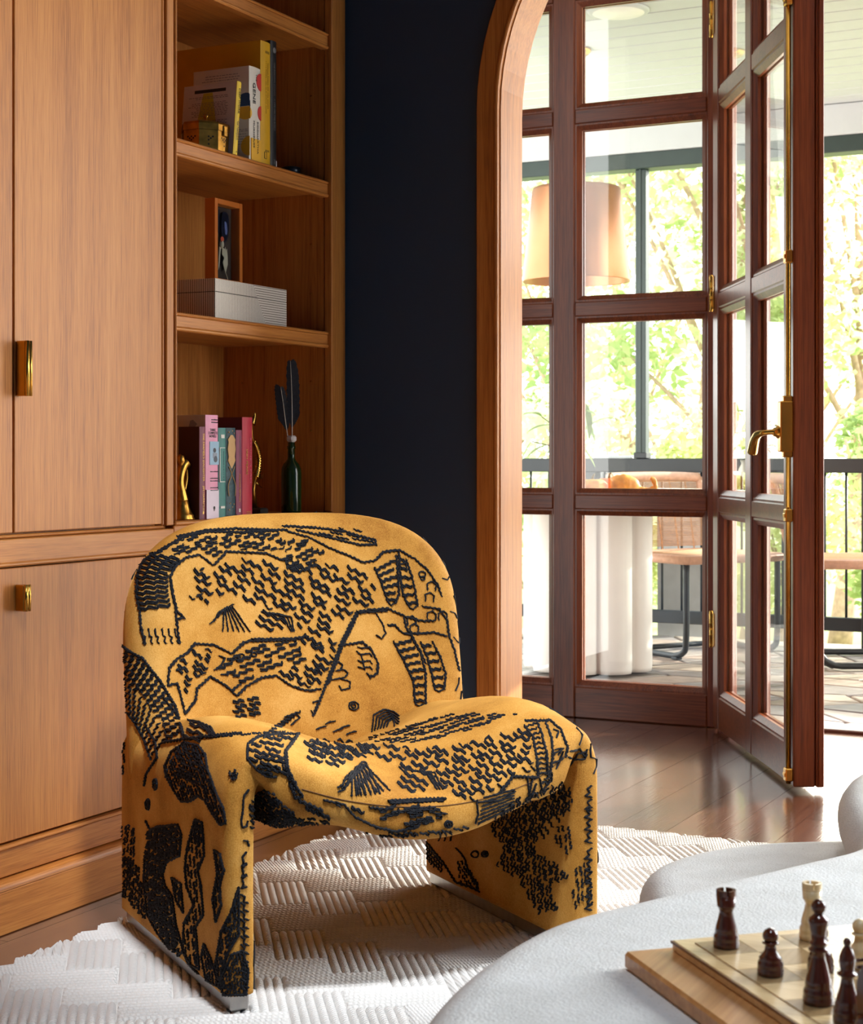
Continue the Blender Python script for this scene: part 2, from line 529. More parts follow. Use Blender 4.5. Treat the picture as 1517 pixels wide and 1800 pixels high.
# ---- fixed glazed screen and open garden door (mahogany)
ROWZ = [0.085, 0.763, 1.4435, 2.124, 2.80]          # centres of the cross rails
def glazed_leaf(t, xs, thick, y_in, bottom, top, row_half=0.026):
    """xs: list of (x0, x1, 'stile'|'pane'); local x along the leaf, y_in the room face, y grows outwards."""
    y0, y1 = y_in, y_in + thick
    for x0, x1, k in xs:
        if k == 'stile':
            st = MB().box(x0, x1, y0, y1, bottom, top, b=0.004); st.xf(t['M']); st.build('stile', mah_z, t['o'])
        else:
            rows = [(bottom, bottom + 0.11)] + [(z - row_half, z + row_half) for z in ROWZ[1:-1]] + [(top - 0.08, top)]
            for z0, z1 in rows:
                r = MB().box(x0, x1, y0 + 0.002, y1 - 0.002, z0, z1, b=0.004); r.xf(t['M']); r.build('rail', mah_x, t['o'])
            for j in range(len(rows) - 1):
                z0, z1 = rows[j][1], rows[j + 1][0]
                # bevelled glazing beads (room side and outside) as a mitred frame
                for s_, nm in ((0, 'glazing_bead'), (1, 'outer_bead')):
                    b_ = MB(); w_ = 0.022
                    ya, yb = (y0 + 0.006, y0 + thick*0.42) if s_ == 0 else (y1 - 0.006, y1 - thick*0.42)
                    fr = []
                    for ins, y in ((0.0, ya), (0.006, ya), (w_, (ya*0.45 + yb*0.55)), (w_, yb), (0.0, yb)):
                        fr.append([Vector((x0 + ins, y, z0 + ins)), Vector((x1 - ins, y, z0 + ins)), Vector((x1 - ins, y, z1 - ins)), Vector((x0 + ins, y, z1 - ins))])
                    b_.loft(fr, capa=False, capb=False, smooth=False)
                    b_.xf(t['M']); b_.build(nm, mah_z, t['o'])
                p = MB().box(x0 + 0.012, x1 - 0.012, y0 + thick*0.44, y0 + thick*0.5, z0 + 0.012, z1 - 0.012)
                p.xf(t['M']); p.build('pane', glass, t['o'])

o = thing('window_3', 'fixed mahogany glazed screen with square panes left of the open door', None, (-2.2, WY, 0), kind='structure')
glazed_leaf({'M': Matrix.Identity(4), 'o': o},
            [(-2.90, -2.80, 'stile'), (-2.80, -2.305, 'pane'), (-2.305, -2.222, 'stile'), (-2.222, -1.738, 'pane'), (-1.738, -1.702, 'stile')],
            0.07, WY - 0.035, 0.0, 2.615)
# frame around the doors
o = thing('trim_2', 'mahogany door frame head and sill of the garden doors', None, (-0.7, WY, 0), kind='structure')
part('frame_head', mah_x, o, (-2.9, 0.36, WY - 0.05, WY + 0.06, 2.62, 2.68), b=0.004)
part('sill', plain('dark_sill', lin(70, 40, 30), 0.4), o, (-2.9, 0.36, WY + 0.045, WY + 0.11, -0.02, 0.012), b=0.004)
part('frame_post', mah_z, o, (-1.700, -1.660, WY - 0.03, WY + 0.06, 0.0, 2.618), b=0.003)
part('frame_post', mah_z, o, (0.30, 0.36, WY - 0.05, WY + 0.06, 0.012, 2.618), b=0.003)

HX, HYY = -1.650, WY - 0.045
DA = radians(-60.7)
MD = Matrix.Translation((HX, HYY, 0)) @ Matrix.Rotation(DA, 4, 'Z')
door = thing('door_1', 'open mahogany garden door with glass panes and brass bolt', None, (HX, HYY, 0), kind='structure')
DT = 0.062
# local x from the hinge to the leading edge; local y: room face is at y = -DT (it faces the camera side)
T = {'M': MD, 'o': door}
glazed_leaf(T, [(0.0, 0.075, 'stile'), (0.075, 0.47, 'pane'), (0.47, 0.545, 'stile'), (0.545, 0.94, 'pane'), (0.94, 1.05, 'stile')],
            DT, -DT, 0.012, 2.612)
m = MB().box(1.026, 1.055, 0.0, 0.020, 0.012, 2.57, b=0.003).box(1.05, 1.062, 0.006, 0.020, 0.014, 2.57, b=0.002); m.xf(MD); m.build('astragal', mah_z, door)
# brass hinges on the room side of the hinge edge
for hz in (0.34, 1.474, 2.4):
    m = MB().lathe([(0.0, hz - 0.062), (0.006, hz - 0.062), (0.007, hz - 0.055), (0.0065, hz - 0.02), (0.008, hz - 0.019), (0.0065, hz - 0.018), (0.0065, hz + 0.018), (0.008, hz + 0.019), (0.0065, hz + 0.02), (0.007, hz + 0.055), (0.006, hz + 0.062), (0, hz + 0.062)], (-0.008, -DT - 0.004, 0), 12)
    m.box(-0.006, 0.028, -DT - 0.003, -DT + 0.001, hz - 0.055, hz + 0.055)
    m.xf(MD); m.build('hinge', brass, door)
# cremone bolt: rod, guides, box and lever on the leading stile
m = MB().lathe([(0.0075, 0.02), (0.0075, 2.55)], (1.033, -DT - 0.010, 0), 12); m.xf(MD); bolt = m.build('bolt_rod', brass, door)
for gz in (0.045, 0.76, 1.474, 2.185):
    m = MB().box(1.018, 1.048, -DT - 0.021, -DT, gz - 0.018, gz + 0.018, b=0.003).box(1.022, 1.044, -DT - 0.024, -DT, gz - 0.006, gz + 0.006, b=0.002)
    m.xf(MD); m.build('bolt_guide', brass, door)
m = MB().box(1.012, 1.050, -DT - 0.036, -DT, 0.935, 1.075, b=0.003).box(1.020, 1.045, -DT - 0.026, -DT, 0.92, 1.09, b=0.003)
m.xf(MD); box = m.build('bolt_box', brass, door)
pth = catmull([(1.02, -DT - 0.034, 0.99), (1.02, -DT - 0.055, 0.99), (1.015, -DT - 0.075, 0.988), (0.985, -DT - 0.085, 0.982), (0.955, -DT - 0.086, 0.965), (0.925, -DT - 0.085, 0.935)], 6)
rr = [0.011 - 0.004 * sin(min(1, k / len(pth) * 1.8) * pi) + 0.004 * max(0, k / len(pth) - 0.5) * 2 for k in range(len(pth))]
m = MB().tube(pth, rr, 12).lathe([(0.018, 0), (0.018, 0.004), (0.013, 0.008), (0.011, 0.016)], (0, 0, 0), 16)
st = len(m.v) - 64
M2 = Matrix.Translation((1.02, -DT - 0.034, 0.99)) @ Matrix.Rotation(pi / 2, 4, 'X')
for k in range(st, len(m.v)): m.v[k] = M2 @ m.v[k]
m.xf(MD); m.build('lever_handle', brass, box)

# ================================================================== BUILT-IN OAK CABINET (left wall)
FX = -2.21                    # face frame
BX = -2.545                   # back panel face
YL, YR = 3.104, 3.796         # bookcase opening
YE = W0 - 0.004
D0, D1 = yat(26.0, FX), yat(286, FX)           # door joint and right edge of the tall cupboard door
ZB, ZTOP = 0.776, 2.72
# tall cupboard with flush doors
cup = thing('tall_cupboard', 'tall oak cupboard with flush doors left of the bookshelves', 'cupboard', (FX, D0, 0.77))
YC0 = 1.2
part('body', oak_z, cup, (-2.595, FX - 0.024, YC0, D1 + 0.004, 0.765, ZTOP))
part('stile', oak_z, cup, (FX - 0.024, FX, D1 + 0.0155, YL - 0.0055, 0.768, ZTOP), b=0.002)
part('rail', oak_y, cup, (FX - 0.024, FX, YC0, YL - 0.0055, 0.712, 0.7605), b=0.002)
part('rail_bead', oak_y, cup, (FX - 0.02, FX + 0.005, YC0, YL - 0.0055, 0.7065, 0.7155), b=0.003)
part('frame_bead', oak_z, cup, (FX - 0.022, FX - 0.005, D1 + 0.005, D1 + 0.014, 0.768, ZTOP), b=0.003)
part('frame_bead', oak_y, cup, (FX - 0.022, FX - 0.005, YC0, D1 + 0.014, 0.7615, 0.7685), b=0.003)
for k, (a, b_) in enumerate(((YC0 + 0.3, D0 - 0.0025), (D0 + 0.0025, D1))):
    dr = part('door', oak_z, cup, (FX - 0.021, FX - 0.003, a, b_, 0.772, ZTOP), b=0.0015)
    if k == 1:
        hz0, hz1 = HC - (695 - HY) * 3.26 / FPX, HC - (597 - HY) * 3.26 / FPX
        m = MB().box(FX - 0.003, FX + 0.022, a + 0.003, a + 0.020, hz0, hz1, b=0.002)
        m.lathe([(0.0, hz0), (0.005, hz0), (0.005, hz1), (0, hz1)], (FX + 0.022, a + 0.008, 0), 10)
        m.lathe([(0.0, hz0), (0.004, hz0), (0.004, hz1), (0, hz1)], (FX + 0.022, a + 0.0175, 0), 10)
        m.build('pull_handle', brass, dr)
# base cabinet with flush doors
bs = thing('base_cabinet', 'low oak base cabinet with flush doors behind the armchair', 'cabinet', (FX, D0, 0.1))
part('body', oak_z, bs, (-2.595, FX - 0.024, YC0, YE, 0.095, 0.706))
part('bottom_rail', oak_y, bs, (FX - 0.024, FX + 0.001, YC0, YE, 0.104, 0.159), b=0.002)
part('rail_bead', oak_y, bs, (FX - 0.02, FX + 0.006, YC0, YE - 0.002, 0.157, 0.165), b=0.003)
part('stile', oak_z, bs, (FX - 0.024, FX, YR + 0.004, YE, 0.166, 0.7055), b=0.002)
for a, b_ in ((YC0 + 0.1, 2.30), (2.306, 3.08), (3.086, YR)):
    dr = part('door', oak_z, bs, (FX - 0.021, FX - 0.003, a, b_, 0.170, 0.7035), b=0.0015)
    if abs(a - 2.306) < 1e-4:
        y0 = yat(28, FX); hz0, hz1 = HC - (1077 - HY) * 3.26 / FPX, HC - (1030 - HY) * 3.26 / FPX
        m = MB().box(FX - 0.003, FX + 0.020, y0, y0 + 0.018, hz0, hz1, b=0.002)
        m.lathe([(0.0, hz0), (0.005, hz0), (0.005, hz1), (0, hz1)], (FX + 0.020, y0 + 0.006, 0), 10)
        m.lathe([(0.0, hz0), (0.004, hz0), (0.004, hz1), (0, hz1)], (FX + 0.020, y0 + 0.015, 0), 10)
        m.build('pull_handle', brass, dr)
bb = thing('baseboard_left', 'oak baseboard with a rounded top moulding along the cabinet', None, (FX, 3, 0), kind='structure')
part('board', oak_y, bb, (-2.59, FX + 0.022, YC0, YE, 0.0, 0.084), b=0.002)
m = MB()
prof = [(FX - 0.02, 0.084)] + [(FX + 0.004 + 0.018 * cos(a), 0.085 + 0.016 * sin(a)) for a in [k * pi / 2 / 6 for k in range(7)]] + [(FX - 0.02, 0.103)]
m.prism([(x_, z_) for x_, z_ in prof], (0, YC0, 0), (1, 0, 0), (0, 0, 1), (0, 1, 0), YE - YC0)
m.build('top_moulding', oak_y, bb)
# open bookshelves
bk = thing('bookcase', 'open oak bookshelves with four shelves beside the navy wall', 'bookcase', (FX, 3.45, 0.71))
part('back_panel', oak_z, bk, (BX - 0.02, BX, YL - 0.01, YR + 0.01, 0.715, ZTOP))
part('side_panel', oak_z, bk, (BX, FX - 0.022, YR, YR + 0.018, 0.716, ZTOP))
part('side_panel', oak_z, bk, (BX, FX - 0.022, YL - 0.018, YL, 0.716, ZTOP))
part('face_stile', oak_z, bk, (FX - 0.022, FX, YR + 0.009, YE, 0.7165, ZTOP), b=0.002)
part('face_bead', oak_z, bk, (FX - 0.020, FX + 0.0045, YR - 0.001, YR + 0.0085, 0.778, ZTOP), b=0.003)
part('face_bead', oak_z, bk, (FX - 0.020, FX + 0.0045, YL - 0.005, YL + 0.002, 0.778, ZTOP), b=0.0025)
part('lower_rail', oak_y, bk, (FX - 0.022, FX, YL - 0.005, YR + 0.008, 0.7165, ZB - 0.009), b=0.002)
part('lower_rail_bead', oak_y, bk, (FX - 0.02, FX + 0.005, YL - 0.005, YR + 0.0085, 0.7065, 0.7155), b=0.003)
part('lower_bead', oak_y, bk, (FX - 0.020, FX + 0.0045, YL - 0.005, YR + 0.0085, ZB - 0.0085, ZB + 0.0005), b=0.003)
part('bottom_shelf', oak_y, bk, (BX, FX - 0.0205, YL, YR, ZB - 0.02, ZB), b=0.001)
part('side_cheek', navy, bk, (-2.592, BX - 0.021, YR + 0.019, YE, 0.72, ZTOP))
for zt in (1.247, 1.640, 2.027):
    sh = part('shelf', oak_y, bk, (BX, FX - 0.030, YL, YR - 0.0015, zt - 0.030, zt), b=0.001)
    m = MB().box(FX - 0.030, FX - 0.008, YL + 0.002, YR - 0.0015, zt - 0.032, zt - 0.0068, b=0.0015)
    m.build('shelf_front', oak_y, sh)
    part('upper_bead', oak_y, sh, (FX - 0.029, FX - 0.004, YL + 0.002, YR - 0.0015, zt - 0.0065, zt + 0.0005), b=0.003)
    part('lower_bead', oak_y, sh, (FX - 0.029, FX - 0.004, YL + 0.002, YR - 0.0015, zt - 0.041, zt - 0.0322), b=0.003)
for z_ in (0.99, 1.12, 1.35, 1.48, 1.74, 1.87):
    for x_ in (FX - 0.06, BX + 0.06):
        MB().lathe([(0.0, 0), (0.0026, 0), (0.0026, 0.0012), (0.0, 0.0014)], (x_, YR - 0.0013, z_), 6, ax='y').build('shelf_pin', brass, bk)
# ================================================================== RUG
def rug_mat():
    m, n, b = nmat('woven_wool_cream')
    v = coords(n, (1, 1, 1))
    wv = node(n, 'ShaderNodeTexWave', Scale=70.0, Distortion=2.2, Detail=2.0)
    wv.wave_type = 'BANDS'; wv.bands_direction = 'DIAGONAL'
    wv.inputs['Detail Scale'].default_value = 3.0
    link(n, v, wv.inputs['Vector'])
    ns = node(n, 'ShaderNodeTexNoise', Scale=260.0, Detail=3.0); link(n, v, ns.inputs['Vector'])
    n2 = node(n, 'ShaderNodeTexNoise', Scale=3.0, Detail=2.0); link(n, coords(n, (1, 1, 1)), n2.inputs['Vector'])
    link(n, ramp(n, n2.outputs['Fac'], [(0.3, lin(214, 210, 205)), (0.7, lin(230, 226, 222))]), b.inputs['Base Color'])
    ad = node(n, 'ShaderNodeMath', operation='MULTIPLY_ADD'); ad.inputs[1].default_value = 0.5
    link(n, ns.outputs['Fac'], ad.inputs[0]); link(n, wv.outputs['Fac'], ad.inputs[2])
    bump(n, b, ad.outputs[0], 0.55, 0.0022)
    b.inputs['Roughness'].default_value = 0.92
    b.inputs['Specular IOR Level'].default_value = 0.15
    b.inputs['Sheen Weight'].default_value = 0.25
    return m
rugm = rug_mat()
RX0, RX1, RY0, RY1 = -2.03, 0.75, 0.75, 3.86
rug = thing('woven_rug', 'cream woven rug with a herringbone of raised ribs under the armchair', 'rug', (-0.64, 2.3, 0))
part('backing', rugm, rug, (RX0 + 0.004, RX1, RY0, RY1 - 0.004, 0.0, 0.0125), b=0.003)
RIBS, RL, RWD = 6, 0.186, 0.093
def rib_block():
    m = MB(); pw = RWD / RIBS
    for k in range(RIBS):
        c = -RWD/2 + pw * (k + 0.5)
        rings = []
        for xx, sx_ in ((-RL/2 + 0.001, 0.0), (-RL/2 + 0.003, 0.62), (-RL/2 + 0.010, 0.97), (-RL/4, 1.02), (0, 0.97), (RL/4, 1.02), (RL/2 - 0.010, 0.97), (RL/2 - 0.003, 0.62), (RL/2 - 0.001, 0.0)):
            ring = []
            for q in range(7):
                a = pi * q / 6
                ring.append((xx, c + cos(a) * pw * 0.53 * (0.75 + 0.25 * sx_), 0.0105 + sin(a) * 0.0088 * sx_ ** 0.5))
            rings.append(ring)
        m.loft(rings, closed=False, capa=False, capb=False)
    return m
RA = radians(36 + 90)            # the herringbone is laid askew to the rug's edges
rib_src = rib_block()
rib_me = rib_src.mesh('rib_block', rugm)
Ci, Si = cos(RA), sin(RA)
rcx, rcy = -1.4, 2.6
cnt = 0
rug_blocks = []
# lattice vectors of the 2:1 herringbone: a = (w, w), b = (2w, -2w)
for ia in range(-70, 71):
    for ib in range(-36, 37):
        for kind in (0, 1):
            u = ia * RWD + ib * 2 * RWD
            v = ia * RWD - ib * 2 * RWD
            if kind == 0: cu_, cv_, rot = u + RWD, v + RWD * 0.5, 0.0          # lying: [u, u+2w] x [v, v+w]
            else: cu_, cv_, rot = u + RWD * 0.5, v + RWD * 2.0, pi / 2           # standing: [u, u+w] x [v+w, v+3w]
            X = rcx + cu_ * Ci - cv_ * Si; Y = rcy + cu_ * Si + cv_ * Ci
            if X < RX0 - 0.1 or X > RX1 + 0.1 or Y < RY0 - 0.1 or Y > RY1 + 0.1: continue
            rug_blocks.append((X, Y, rot + RA))
rug_blocks.sort(key=lambda b: (b[0] - 0)**2 + (b[1] - 0)**2)
far = MB(); nb_ = 0
Mi = ROOTM[rug.name].inverted()
vis = []
for X, Y, r in rug_blocks:
    d = -SY * X + CY * Y; rr_ = CY * X + SY * Y
    px = CX + FPX * rr_ / max(d, 0.1); py = HY + FPX * HC / max(d, 0.1)
    hid = px > 800 and py > 1640
    vis.append(0 if (-60 < px < 1240 and py < 1880 and not hid) else 1)
for (X, Y, r), hidden in zip(rug_blocks, vis):
    M = Matrix.Translation((X, Y, 0.0)) @ Matrix.Rotation(r, 4, 'Z')
    inside = RX0 + 0.105 < X < RX1 - 0.105 and RY0 + 0.105 < Y < RY1 - 0.105
    if inside and not hidden and nb_ < 290:
        o = bpy.data.objects.new('rib_block', rib_me); COL.objects.link(o)
        o.parent = rug; o.matrix_local = Mi @ M; nb_ += 1
        continue
    st = len(far.v)
    far.v += [M @ p for p in rib_src.v]
    ok = []
    for f in rib_src.f:
        c = sum((far.v[st + q] for q in f), Vector()) / len(f)
        if RX0 <= c.x <= RX1 and RY0 <= c.y <= RY1: far._f([st + q for q in f], True)
    for q in range(st, len(far.v)):
        p = far.v[q]; p.x = min(max(p.x, RX0), RX1); p.y = min(max(p.y, RY0), RY1)
o = far.build('rib_blocks_at_the_edges', rugm, rug); o['kind'] = 'stuff'

# ================================================================== ARMCHAIR
CHL = Vector((-1.541, 2.731, 0.020)); CHR = radians(53.13)
chair = thing('armchair', 'ochre velvet lounge chair with black tufted tiger pattern, on steel runners', 'armchair', CHL, CHR)
CM = ROOTM[chair.name]
def velvet():
    m, n, b = nmat('ochre_velvet')
    ns = node(n, 'ShaderNodeTexNoise', Scale=7.0, Detail=5.0, Roughness=0.6); link(n, coords(n), ns.inputs['Vector'])
    nf = node(n, 'ShaderNodeTexNoise', Scale=520.0, Detail=2.0); link(n, coords(n), nf.inputs['Vector'])
    w1 = node(n, 'ShaderNodeTexNoise', Scale=1.0, Detail=1.0); link(n, coords(n, (700, 700, 60)), w1.inputs['Vector'])
    ad = node(n, 'ShaderNodeMath', operation='MULTIPLY_ADD'); ad.inputs[1].default_value = 0.35
    link(n, nf.outputs['Fac'], ad.inputs[0])
    m1 = node(n, 'ShaderNodeMath', operation='MULTIPLY'); m1.inputs[1].default_value = 0.65
    link(n, ns.outputs['Fac'], m1.inputs[0]); link(n, m1.outputs[0], ad.inputs[2])
    link(n, ramp(n, ad.outputs[0], [(0.36, lin(146, 94, 32)), (0.5, lin(184, 130, 55)), (0.66, lin(208, 158, 84))]), b.inputs['Base Color'])
    a2 = node(n, 'ShaderNodeMath', operation='ADD'); link(n, nf.outputs['Fac'], a2.inputs[0]); link(n, w1.outputs['Fac'], a2.inputs[1])
    bump(n, b, a2.outputs[0], 0.25, 0.0012)
    b.inputs['Roughness'].default_value = 0.75
    b.inputs['Specular IOR Level'].default_value = 0.15
    b.inputs['Sheen Weight'].default_value = 0.55
    b.inputs['Sheen Roughness'].default_value = 0.35
    b.inputs['Sheen Tint'].default_value = lin(246, 196, 110)
    return m
vel = velvet()
yarn = plain('black_yarn', lin(20, 21, 27), 0.75, spec=0.2, var=0.4, scale=300)

def sstep(a, b, x):
    t = min(1, max(0, (x - a) / (b - a))); return t*t*(3 - 2*t)
SEC = [(-.355, .028), (-.355, .11), (-.3555, .20), (-.355, .28), (-.3545, .335), (-.350, .385), (-.335, .423), (-.306, .443), (-.262, .446), (-.20, .431), (-.13, .405), (-.065, .385), (0, .378)]
SEC = SEC + [(-x_, z_) for x_, z_ in SEC[:-1][::-1]]
sec = catmull([(x_, 0, z_) for x_, z_ in SEC], 8)
TH = 0.052
def shell_rings():
    rings = []
    ns_ = len(sec)
    for i, p in enumerate(sec):
        t = sec[min(i + 1, ns_ - 1)] - sec[max(i - 1, 0)]
        nr = Vector((-t.z, 0, t.x)).normalized()         # outward (up / sideways)
        seat = 1.0 if abs(p.x) < 0.30 else sstep(0.352, 0.30, abs(p.x))
        if p.z < 0.33: seat = 0.0
        cen = max(0.0, 1 - (abs(p.x) / 0.33) ** 2.2) * (1 if p.z > 0.33 else 0)
        yf = -0.30 - 0.060 * cen
        yb = 0.325 - 0.05 * seat
        wide = sstep(0.335, 0.24, abs(p.x)) if p.z > 0.33 else 0.0
        th = TH + 0.026 * wide
        r = 0.026 + 0.012 * wide
        loop = []
        def P(y, q):
            # q: depth below the outer surface
            dz = 0
            if p.z > 0.30:
                k_ = sstep(0.30, 0.42, p.z) if abs(p.x) > 0.3 else 1.0
                dz = -0.042 * k_ * sstep(-0.12, 0.26, y) + (-0.022) * cen * sstep(-0.05, 0.25, y)
                dz += -(0.030 + 0.014 * cen) * k_ * sstep(-0.14, -0.345, y)
            v_ = Vector((p.x, y, p.z + dz)) - nr * q
            if q > 0.5 * th and abs(p.x) < 0.315 and p.z > 0.33:
                zb_ = 0.282 + 0.05 * max(0.0, (abs(p.x) - 0.22) / 0.09) ** 2
                k2 = sstep(-0.37, -0.24, y) * sstep(0.315, 0.25, abs(p.x)) * sstep(0.5 * th, th, q) * sstep(0.27, 0.16, y)
                v_.z = min(v_.z, v_.z + (zb_ - v_.z) * k2)
            return v_
        for k in range(15): loop.append(P(yf + r + (yb - 0.02 - yf - r) * k / 14, 0))
        for k in range(1, 6):
            a = pi/2 - pi * k / 6
            loop.append(P(yb - 0.02 + 0.02 * cos(a), th/2 - th/2 * sin(a)))
        for k in range(15): loop.append(P(yb - 0.02 + (yf + r - yb + 0.02) * k / 14, th))
        for k in range(1, 9):
            a = -pi/2 - pi * k / 9
            # squarish rolled front edge
            ca, sa = cos(a), sin(a)
            e = 0.7
            loop.append(P(yf + r + r * math.copysign(abs(ca) ** e, ca), th/2 - th/2 * math.copysign(abs(sa) ** e, sa)))
        rings.append(loop)
    return rings
m = MB(); m.loft(shell_rings()); m.xf(CM)
seatm = m
seat_o = m.build('seat_and_legs', vel, chair)

def back_rings():
    rings = []
    zb, zt = 0.262, 0.787
    zs = [zb + 0.0, zb + 0.004, zb + 0.014, zb + 0.03] + [zb + 0.05 + (0.60 - zb - 0.05) * k / 14 for k in range(15)]
    zs += [0.60 + (zt - 0.60) * sin(pi / 2 * k / 20) for k in range(1, 21)]
    for z in zs:
        u = max(0, (z - 0.50) / (zt - 0.50))
        hw = 0.358 * max(0.0, 1 - min(1, u) ** 3.1) ** (1 / 3.1)
        lo = min(1.0, ((z - zb) / 0.04)); lo = sqrt(max(0.02, 1 - (1 - lo) ** 2))
        ht = (0.058 - 0.008 * sstep(0.5, 0.75, z)) * max(0.0, 1 - min(1, max(0, (z - 0.60) / (zt - 0.60))) ** 4) ** 0.5 * lo
        hw = max(hw, 0.006) * (0.93 + 0.07 * lo); ht = max(min(ht, hw), 0.003)
        yc = 0.262 + 0.035 * sstep(0.3, 0.62, z) + 0.008 * sstep(0.6, 0.8, z)
        ring = []
        ns2, na = 24, 10
        def yo(x): return 0.022 * (1 - (x / 0.36) ** 2) - 0.012
        for k in range(ns2 + 1):
            x = -(hw - ht) + 2 * (hw - ht) * k / ns2
            ring.append(Vector((x, yc + yo(x) - ht, z)))
        for k in range(1, na):
            a = -pi/2 + pi * k / na
            x = (hw - ht) + ht * cos(a); ring.append(Vector((x, yc + yo(x) + ht * sin(a), z)))
        for k in range(ns2 + 1):
            x = (hw - ht) - 2 * (hw - ht) * k / ns2
            ring.append(Vector((x, yc + yo(x) + ht, z)))
        for k in range(1, na):
            a = pi/2 + pi * k / na
            x = -(hw - ht) + ht * cos(a); ring.append(Vector((x, yc + yo(x) + ht * sin(a), z)))
        rings.append(ring)
    return rings
m = MB(); m.loft(back_rings()); m.xf(CM)
backm = m
back_o = m.build('backrest', vel, chair)
for s_ in (-1, 1):
    m = MB().box(s_*0.328 - 0.016, s_*0.328 + 0.016, -0.288, 0.312, 0.0, 0.036, b=0.003); m.xf(CM)
    m.build('steel_runner', steel, chair)

# seam along the rolled front edge of the seat
# ---- tufted yarn pattern: strokes laid onto the upholstery surface
_vs = seatm.v + backm.v
_fs = list(seatm.f) + [[q + len(seatm.v) for q in f] for f in backm.f]
bvh = BVHTree.FromPolygons([tuple(p) for p in _vs], _fs)
rp = random.Random(42)
strokes = []            # 3-D polylines [(point, normal), ...]

class View:
    """a viewpoint from which stroke sketches are draped over the chair."""
    def __init__(s, eye, yaw, hx, hy, f, ox=0.0, oy=0.0, k=1.0):
        s.eye = Vector(eye); s.c, s.s = cos(yaw), sin(yaw); s.hx, s.hy, s.f, s.ox, s.oy, s.k = hx, hy, f, ox, oy, k
    def hit(s, x, y):
        px, py = s.ox + x / s.k, s.oy + y / s.k
        t = (px - s.hx) / s.f
        d = Vector((s.c * t - s.s, s.s * t + s.c, -(py - s.hy) / s.f)).normalized()
        loc, nrm, i, dist = bvh.ray_cast(s.eye, d, 20.0)
        if loc is None: return None
        if nrm.dot(d) > 0: nrm = -nrm
        return loc, nrm
    def lay(s, pts, jit=1.2, step=5.0):
        out = []
        def flush():
            nonlocal out
            if len(out) > 2: strokes.append(out)
            out = []
        for a, b in zip(pts[:-1], pts[1:]):
            L_ = math.hypot(b[0] - a[0], b[1] - a[1]); n_ = max(1, int(L_ / step))
            for q in range(n_):
                t = q / n_
                h_ = s.hit(a[0] + (b[0] - a[0]) * t + rp.uniform(-jit, jit), a[1] + (b[1] - a[1]) * t + rp.uniform(-jit, jit))
                if h_ is None: flush(); continue
                if out and (h_[0] - out[-1][0]).length > 0.022: flush()
                out.append(h_)
        h_ = s.hit(*pts[-1])
        if h_ and (not out or (h_[0] - out[-1][0]).length < 0.022): out.append(h_)
        flush()

def inside(p, poly):
    x, y = p; c = False; j = len(poly) - 1
    for i in range(len(poly)):
        xi, yi = poly[i]; xj, yj = poly[j]
        if (yi > y) != (yj > y) and x < (xj - xi) * (y - yi) / (yj - yi) + xi: c = not c
        j = i
    return c

def line(v, pts, amp=3.0, wl=16.0):
    """outline drawn in small stair steps"""
    out = []
    for a, b in zip(pts[:-1], pts[1:]):
        L_ = math.hypot(b[0] - a[0], b[1] - a[1]); n_ = max(1, int(L_ / wl * 2))
        nx, ny = -(b[1] - a[1]) / max(L_, 1), (b[0] - a[0]) / max(L_, 1)
        for q in range(n_):
            t = q / n_; o = amp * (1 if q % 2 else -1) * .6
            out.append((a[0] + (b[0] - a[0]) * t + nx * o, a[1] + (b[1] - a[1]) * t + ny * o))
    out.append(pts[-1]); v.lay(out)
    v.lay([(p[0] + 3, p[1] + 3) for p in out])

def zigline(v, x, y, ang, length, wl=30.0, amp=6.0, clip=None, _twin=False):
    """one stepped mark: flat step, drop, flat step ..."""
    ca, sa = cos(radians(ang)), sin(radians(ang)); seg = []; n_ = max(2, int(length / wl * 2)); cur = []
    for q in range(n_ + 1):
        u = q * wl / 2; o = amp * (1 if q % 2 else -1) * .5
        u += (.12 * wl if q % 2 else -.12 * wl)
        p = (x + ca * u - sa * o, y + sa * u + ca * o)
        if clip and not inside(p, clip):
            if len(cur) > 1: v.lay(cur)
            cur = []
        else: cur.append(p)
    if len(cur) > 1: v.lay(cur)
    if wl >= 24 and not _twin:
        zigline(v, x - sa * 6.5, y + ca * 6.5, ang, length, wl, amp, clip, True)

def field(v, poly, ang, pitch, mlen, gap, wl=30.0, amp=7.0, jit=4.0):
    xs = [p[0] for p in poly]; ys = [p[1] for p in poly]
    cx_, cy_ = (min(xs) + max(xs)) / 2, (min(ys) + max(ys)) / 2
    R = math.hypot(max(xs) - min(xs), max(ys) - min(ys)) / 2 + 10
    ca, sa = cos(radians(ang)), sin(radians(ang)); w_ = -R; row = 0
    while w_ < R:
        u = -R + (row % 3) * (mlen + gap) / 3 + rp.uniform(-6, 6)
        while u < R:
            L_ = mlen * rp.uniform(.7, 1.25)
            ww = w_ + rp.uniform(-jit, jit)
            x, y = cx_ + ca * u - sa * ww, cy_ + sa * u + ca * ww
            mx_, my_ = x + ca * L_ / 2, y + sa * L_ / 2
            if inside((mx_, my_), poly) or inside((x, y), poly): zigline(v, x, y, ang + rp.uniform(-4, 4), L_, wl, amp, poly)
            u += L_ + gap * rp.uniform(.6, 1.4)
        w_ += pitch; row += 1

